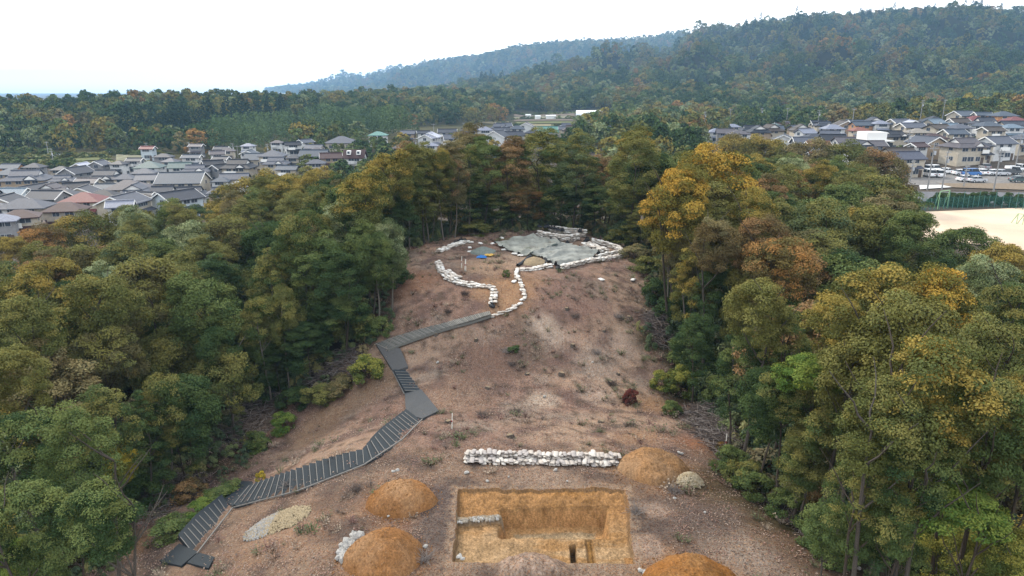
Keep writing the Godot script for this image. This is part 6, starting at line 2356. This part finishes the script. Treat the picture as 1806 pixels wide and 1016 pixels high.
func build_tarpaulin() -> void:
	var outline := PackedVector2Array([Vector2(-2.03, -72.28), Vector2(-1.09, -73.34), Vector2(0.33, -75.19), Vector2(2.48, -76.11), Vector2(3.25, -75.44), Vector2(4.38, -74.33), Vector2(5.95, -72.56), Vector2(6.54, -70.54), Vector2(7.66, -69.31), Vector2(8.83, -67.85), Vector2(7.9, -65.48), Vector2(6.07, -63.85), Vector2(5.02, -62.73), Vector2(4, -63.32), Vector2(3.18, -65.22), Vector2(2.19, -66.62), Vector2(1.01, -66.71), Vector2(-0.92, -69.46)])
	var lo := outline[0]
	var hi := outline[0]
	for p in outline:
		lo = lo.min(p)
		hi = hi.max(p)
	var c := (lo + hi) * 0.5
	var o := thing("tarpaulin", "large grey-green tarpaulin spread in folds over the mound top", "tarpaulin", gp(c))
	var mid: Array = [Vector2(1.83, -66.7), Vector2(2.7, -67.84), Vector2(3.47, -68.85), Vector2(4.14, -69.97), Vector2(5.11, -71.47)]
	for half in 2:
		var mb := MB.new()
		var step := 0.11
		var nx := int((hi.x - lo.x) / step) + 1
		var nz := int((hi.y - lo.y) / step) + 1
		var id := {}
		for j in nz:
			for i in nx:
				var p := lo + Vector2(i, j) * step
				if edge_distance(p, outline) < 0.0:
					continue
				var wv := p.y * 2.1 + p.x * 0.5 + 2.2 * noise.get_noise_2d(p.x * 4.0, p.y * 4.0)
				var fold := 0.24 * pow(1.0 - absf(sin(wv * 0.62)), 2.5) + 0.20 * pow(1.0 - absf(sin(wv * 1.3 + p.x * 0.9 + 1.0)), 3.0) * ss(-0.3, 0.3, noise.get_noise_2d(p.x * 5.0, 40.0)) + noise_b.get_noise_2d(p.x * 14.0, p.y * 14.0) * 0.12
				var mo := Geometry2D.get_closest_point_to_segment(p, mid[0], mid[4]).distance_to(p)
				var up := 0.16 + fold + 0.16 * ss(0.5, 0.1, mo)
				up += 0.35 * ss(0.3, 0.9, noise.get_noise_2d(p.x * 2.0 + 13.0, p.y * 2.0) + 0.5)
				id[Vector2i(i, j)] = mb.v.size()
				mb.v.append(gp(p, maxf(up, 0.05)) - o.position)
		for k: Vector2i in id:
			var a := k + Vector2i(1, 0)
			var b := k + Vector2i(1, 1)
			var d := k + Vector2i(0, 1)
			if not (id.has(a) and id.has(b) and id.has(d)):
				continue
			var pc := lo + (Vector2(k) + Vector2(0.5, 0.5)) * step
			# the nearer sheet and the farther one meet at the middle fold
			var s: float = (mid[4] - mid[0]).cross(pc - mid[0])
			if (s > 0.0) != (half == 0):
				continue
			mb.ix.append(id[k]); mb.ix.append(id[a]); mb.ix.append(id[b])
			mb.ix.append(id[k]); mb.ix.append(id[b]); mb.ix.append(id[d])
		smooth(mb)
		part("sheet", mb.mesh(), o, Vector3.ZERO, mat("tarpaulin %d" % half, 0.29 + 0.02 * half, 0.295 + 0.015 * half, 0.265, 0.8, noise_image(256, 0.012, 0.62, 1.0, 60 + half), 0.16))
	# dark overlap along the meeting edge
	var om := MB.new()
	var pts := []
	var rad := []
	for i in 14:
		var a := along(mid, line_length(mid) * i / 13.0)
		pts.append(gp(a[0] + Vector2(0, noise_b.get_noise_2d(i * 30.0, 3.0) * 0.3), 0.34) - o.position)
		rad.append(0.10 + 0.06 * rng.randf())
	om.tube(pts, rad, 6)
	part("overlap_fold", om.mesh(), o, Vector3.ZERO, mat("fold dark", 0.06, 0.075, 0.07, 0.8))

# ------------------------------------------------------------------ woods beyond the towns
func far_woods(foot: Array) -> void:
	var fm := StandardMaterial3D.new()
	fm.resource_name = "far leaves"
	fm.vertex_color_use_as_albedo = true
	fm.roughness = 0.8
	fm.metallic_specular = 0.08
	fm.backlight_enabled = true
	fm.backlight = Color(0.35, 0.35, 0.3)
	var kinds := []
	for i in 3:
		kinds.append(crown("broad", 900 + i, 15, 0.78, 6, 6))
	var con := crown("conifer", 910, 26, 0.75)
	var bam := bamboo_mesh()
	for m: ArrayMesh in kinds + [con, bam]:
		for s in m.get_surface_count():
			m.surface_set_material(s, fm)
	var xf := [[], [], [], [], []]
	var cl := [[], [], [], [], []]
	var grove := PackedVector2Array([Vector2(-146.36, -344.23), Vector2(-150.25, -404.78), Vector2(-123.82, -451.54), Vector2(-74.24, -457.17), Vector2(-45.8, -350.31), Vector2(-54.39, -333.63), Vector2(-69.39, -328.06), Vector2(-101.98, -330.38), Vector2(-110.78, -289.43), Vector2(-118.12, -281.49)])
	var cedar := PackedVector2Array([Vector2(-183.2, -330.38), Vector2(-172.46, -355.39), Vector2(-156.59, -387.7), Vector2(-143.02, -422.28), Vector2(-123.82, -451.54), Vector2(-155.43, -460.64), Vector2(-184.72, -402.62), Vector2(-202.55, -369.32)])
	var fields := PackedVector2Array([Vector2(-15.94, -414.79), Vector2(1.12, -703.11), Vector2(91.73, -653.24), Vector2(90.35, -576.83), Vector2(66.73, -500.11), Vector2(30.55, -392.94)])
	var near_fields := PackedVector2Array([Vector2(-201.18, -222.4), Vector2(-273.05, -306.59), Vector2(-201.08, -310.14), Vector2(-180.89, -318.97), Vector2(-148.55, -304.97), Vector2(-106.37, -271.56), Vector2(-100.16, -220.61)])
	var bands := [[185.0, 255.0, 6.5, 0.95], [255.0, 700.0, 7.5, 1.15], [700.0, 1500.0, 10.0, 1.45], [1500.0, 3800.0, 19.0, 2.3], [3800.0, 5400.0, 34.0, 4.0]]
	for b in bands:
		var d: float = b[0]
		while d < b[1]:
			var x := -d * 0.86 - 40.0
			while x < d * 0.86 + 40.0:
				var px: float = x + rng.randf_range(-0.42, 0.42) * b[2]
				var pd: float = d + rng.randf_range(-0.42, 0.42) * b[2]
				x += b[2]
				var p := Vector2(px, -pd)
				var bear: float = px / pd
				var rd := ridge_height(px, pd)
				var wooded := rd > 5.0
				if pd < 255.0:
					wooded = bear > 0.13 and bear < 0.27
				elif pd < 700.0:
					if bear < -0.2 and pd > 302.0:
						wooded = true
					if Geometry2D.is_point_in_polygon(p, grove):
						wooded = true
					if pd > 300.0 and bear > -0.25 and bear < 0.5 and rd > 2.0:
						wooded = true
					if bear > 0.02 and pd > 395.0 and pd < 900.0 and not Geometry2D.is_point_in_polygon(p, fields):
						wooded = wooded or bear > 0.14 or rng.randf() < 0.06
					if bear > 0.08 and bear < 0.275 and pd > 200.0 and pd < 345.0:
						wooded = rng.randf() < 0.85
					if bear > 0.115 and pd > 340.0 and not Geometry2D.is_point_in_polygon(p, fields):
						wooded = true
					if bear > 0.25 and pd > 300.0 + 60.0 * (0.7 - bear):
						wooded = true
					if Geometry2D.is_point_in_polygon(p, fields) or Geometry2D.is_point_in_polygon(p, near_fields):
						wooded = false
				if not wooded:
					continue
				var clear_of := true
				if pd < 420.0:
					for f in foot:
						if (f[0] as Vector2).distance_to(p) < f[1] * 0.75 + 3.0:
							clear_of = false
							break
				if not clear_of:
					continue
				var k := rng.randi() % 3
				var t := noise.get_noise_2d(px * 0.30, pd * 0.30) * 1.5 + rng.randf_range(-0.2, 0.2)
				var pal := "dark" if t < -0.2 else "green" if t < 0.1 else "olive" if t < 0.36 else "gold" if t < 0.56 else "brown" if t < 0.68 else "orange"
				if rng.randf() < 0.10:
					pal = "silver"
				if pd < 650.0 and bear < 0.1 and bear > -0.9 and t < 0.1 and rng.randf() < 0.4:
					pal = "dark"
				var s: float = b[3] * rng.randf_range(0.75, 1.45)
				var sy := s * rng.randf_range(0.9, 1.3)
				var lift := 3.5
				if Geometry2D.is_point_in_polygon(p, grove):
					k = 4
					pal = "bamboo"
					if rng.randf() < 0.35:
						continue
					s = rng.randf_range(0.75, 1.5)
					sy = s
					lift = 0.0
				elif Geometry2D.is_point_in_polygon(p, cedar) or (rd > 30.0 and pd < 1300.0 and noise.get_noise_2d(px * 0.2 + 300.0, pd * 0.2) > 0.33 and rng.randf() < 0.7):
					k = 3
					pal = "cedar"
					s *= 0.9
					sy = s
					lift = 6.5 * s
				var c: Color = (leafs[pal][0] as Color).lerp(leafs[pal][1], rng.randf_range(0.25, 0.8)) * rng.randf_range(0.85, 1.2)
				xf[k].append(Transform3D(Basis(Vector3.UP, rng.randf() * TAU).scaled(Vector3(s, sy, s)), gp(p, lift * (1.0 if k >= 3 else sy))))
				cl[k].append(c)
			d += b[2]
	# garden trees and hedges between the houses
	var gx := []
	var gc := []
	for k in 2600:
		var d := rng.randf_range(135.0, 420.0)
		var bear := rng.randf_range(-0.85, 0.85)
		var p := Vector2(bear * d, -d)
		if bear > 0.2 and d < 205.0 or Geometry2D.is_point_in_polygon(p, near_fields) or Geometry2D.is_point_in_polygon(p, fields) or ridge_height(p.x, d) > 3.0 and d > 300.0:
			continue
		var near := 1e9
		for f in foot:
			near = minf(near, (f[0] as Vector2).distance_to(p) - f[1] * 0.5)
		var mid_trees: bool = bear > -0.3 and bear < 0.02 and d > 200.0 and d < 300.0
		if near < 1.2 or (near > 9.0 and rng.randf() < 0.7 and not mid_trees) or (not mid_trees and rng.randf() < 0.15):
			continue
		var s := rng.randf_range(0.22, 0.5) if not mid_trees else rng.randf_range(0.6, 1.1)
		gx.append(Transform3D(Basis(Vector3.UP, rng.randf() * TAU).scaled(Vector3(s, s * 1.1, s)), gp(p, 2.4 * s)))
		var pal: String = ["dark", "green", "green", "olive", "gold", "dark"][rng.randi() % 6]
		gc.append((leafs[pal][rng.randi() % 2] as Color) * rng.randf_range(0.85, 1.2))
	# hedges along the terraces of the fields
	for line in [[Vector2(-212.75, -291.08), Vector2(-168.95, -292.9)], [Vector2(-201.79, -275.43), Vector2(-175.8, -276.84)], [Vector2(-174.88, -305.8), Vector2(-144.04, -295.4)], [Vector2(-183.61, -268.15), Vector2(-144.97, -273.69)], [Vector2(-226.12, -310.14), Vector2(-201.1, -306.22)], [Vector2(1.7, -646.83), Vector2(53.03, -600.96)], [Vector2(1.55, -588.79), Vector2(66.9, -538.72)], [Vector2(-10.22, -542.26), Vector2(9.75, -503.45)], [Vector2(27.9, -464.87), Vector2(45.13, -470.78)], [Vector2(47.34, -493.94), Vector2(63.94, -504.11)]]:
		for k in 46:
			if rng.randf() < 0.3:
				continue
			var p: Vector2 = (line[0] as Vector2).lerp(line[1], k / 46.0) + Vector2(rng.randf_range(-2, 2), rng.randf_range(-2, 2))
			var s := rng.randf_range(0.25, 0.55)
			gx.append(Transform3D(Basis(Vector3.UP, rng.randf() * TAU).scaled(Vector3(s * 1.6, s, s * 1.3)), gp(p, 2.0 * s)))
			gc.append((leafs[["dark", "green", "olive", "green"][rng.randi() % 4]][rng.randi() % 2] as Color))
	scatter("garden_greenery", kinds[1], gx, gc, "small garden trees and hedges between the houses of both towns", "garden trees")
	for i in 3:
		scatter("woodland", kinds[i], xf[i], cl[i], ["mixed autumn woodland covering the far hills and the ridge beyond the towns", "olive and green broadleaf trees among the far hillside woodland", "rounded autumn trees filling the far hillside woodland"][i], "woodland")
	scatter("cedar_wood", con, xf[3], cl[3], "dark conifer stands on the ridge and hills beyond the towns", "conifer wood")
	scatter("bamboo_grove", bam, xf[4], cl[4], "feathery blue-green bamboo grove behind the left-hand town", "bamboo grove")
	# the plain at the foot of the farthest hills
	var bm := MB.new()
	bm.box(Vector3(0, 3, 0), Vector3(16, 6, 10))
	var block := bm.mesh(mat("distant wall", 0.55, 0.56, 0.56, 0.9))
	var bx := []
	for k in 420:
		var d := rng.randf_range(3000.0, 6000.0)
		var bear := rng.randf_range(-0.42, -0.16)
		var p := Vector2(bear * d, -d)
		if ridge_height(p.x, d) > 10.0:
			continue
		bx.append(Transform3D(Basis(Vector3.UP, rng.randf() * TAU).scaled(Vector3(rng.randf_range(0.6, 2.2), rng.randf_range(0.7, 2.4), rng.randf_range(0.6, 2.0))), gp(p)))
	scatter("distant_town", block, bx, [], "pale buildings of a distant town on the hazy plain", "distant town")

func bamboo_mesh() -> ArrayMesh:      # a leaning plume, 11 m
	var r := RandomNumberGenerator.new()
	r.seed = 77
	var mb := MB.new()
	for s in 5:
		var a := s * 1.3
		var foot := Vector3(cos(a) * 1.6, 0, sin(a) * 1.6)
		var bend := Vector3(cos(a * 2.3), 0, sin(a * 2.3)) * 1.6
		for k in 60:
			var t := r.randf_range(0.25, 1.0)
			var c := foot + Vector3(0, t * 11.0, 0) + bend * t * t + Vector3(r.randfn(), r.randfn() * 0.6, r.randfn()) * lerpf(1.0, 0.35, t)
			var g := r.randf_range(0.7, 1.3)
			add_leaf(mb, c, Vector3(r.randfn(), r.randfn() + 0.6, r.randfn()).normalized(), r.randf_range(0.5, 0.9), r, Color(g, g, g))
	return mb.mesh()
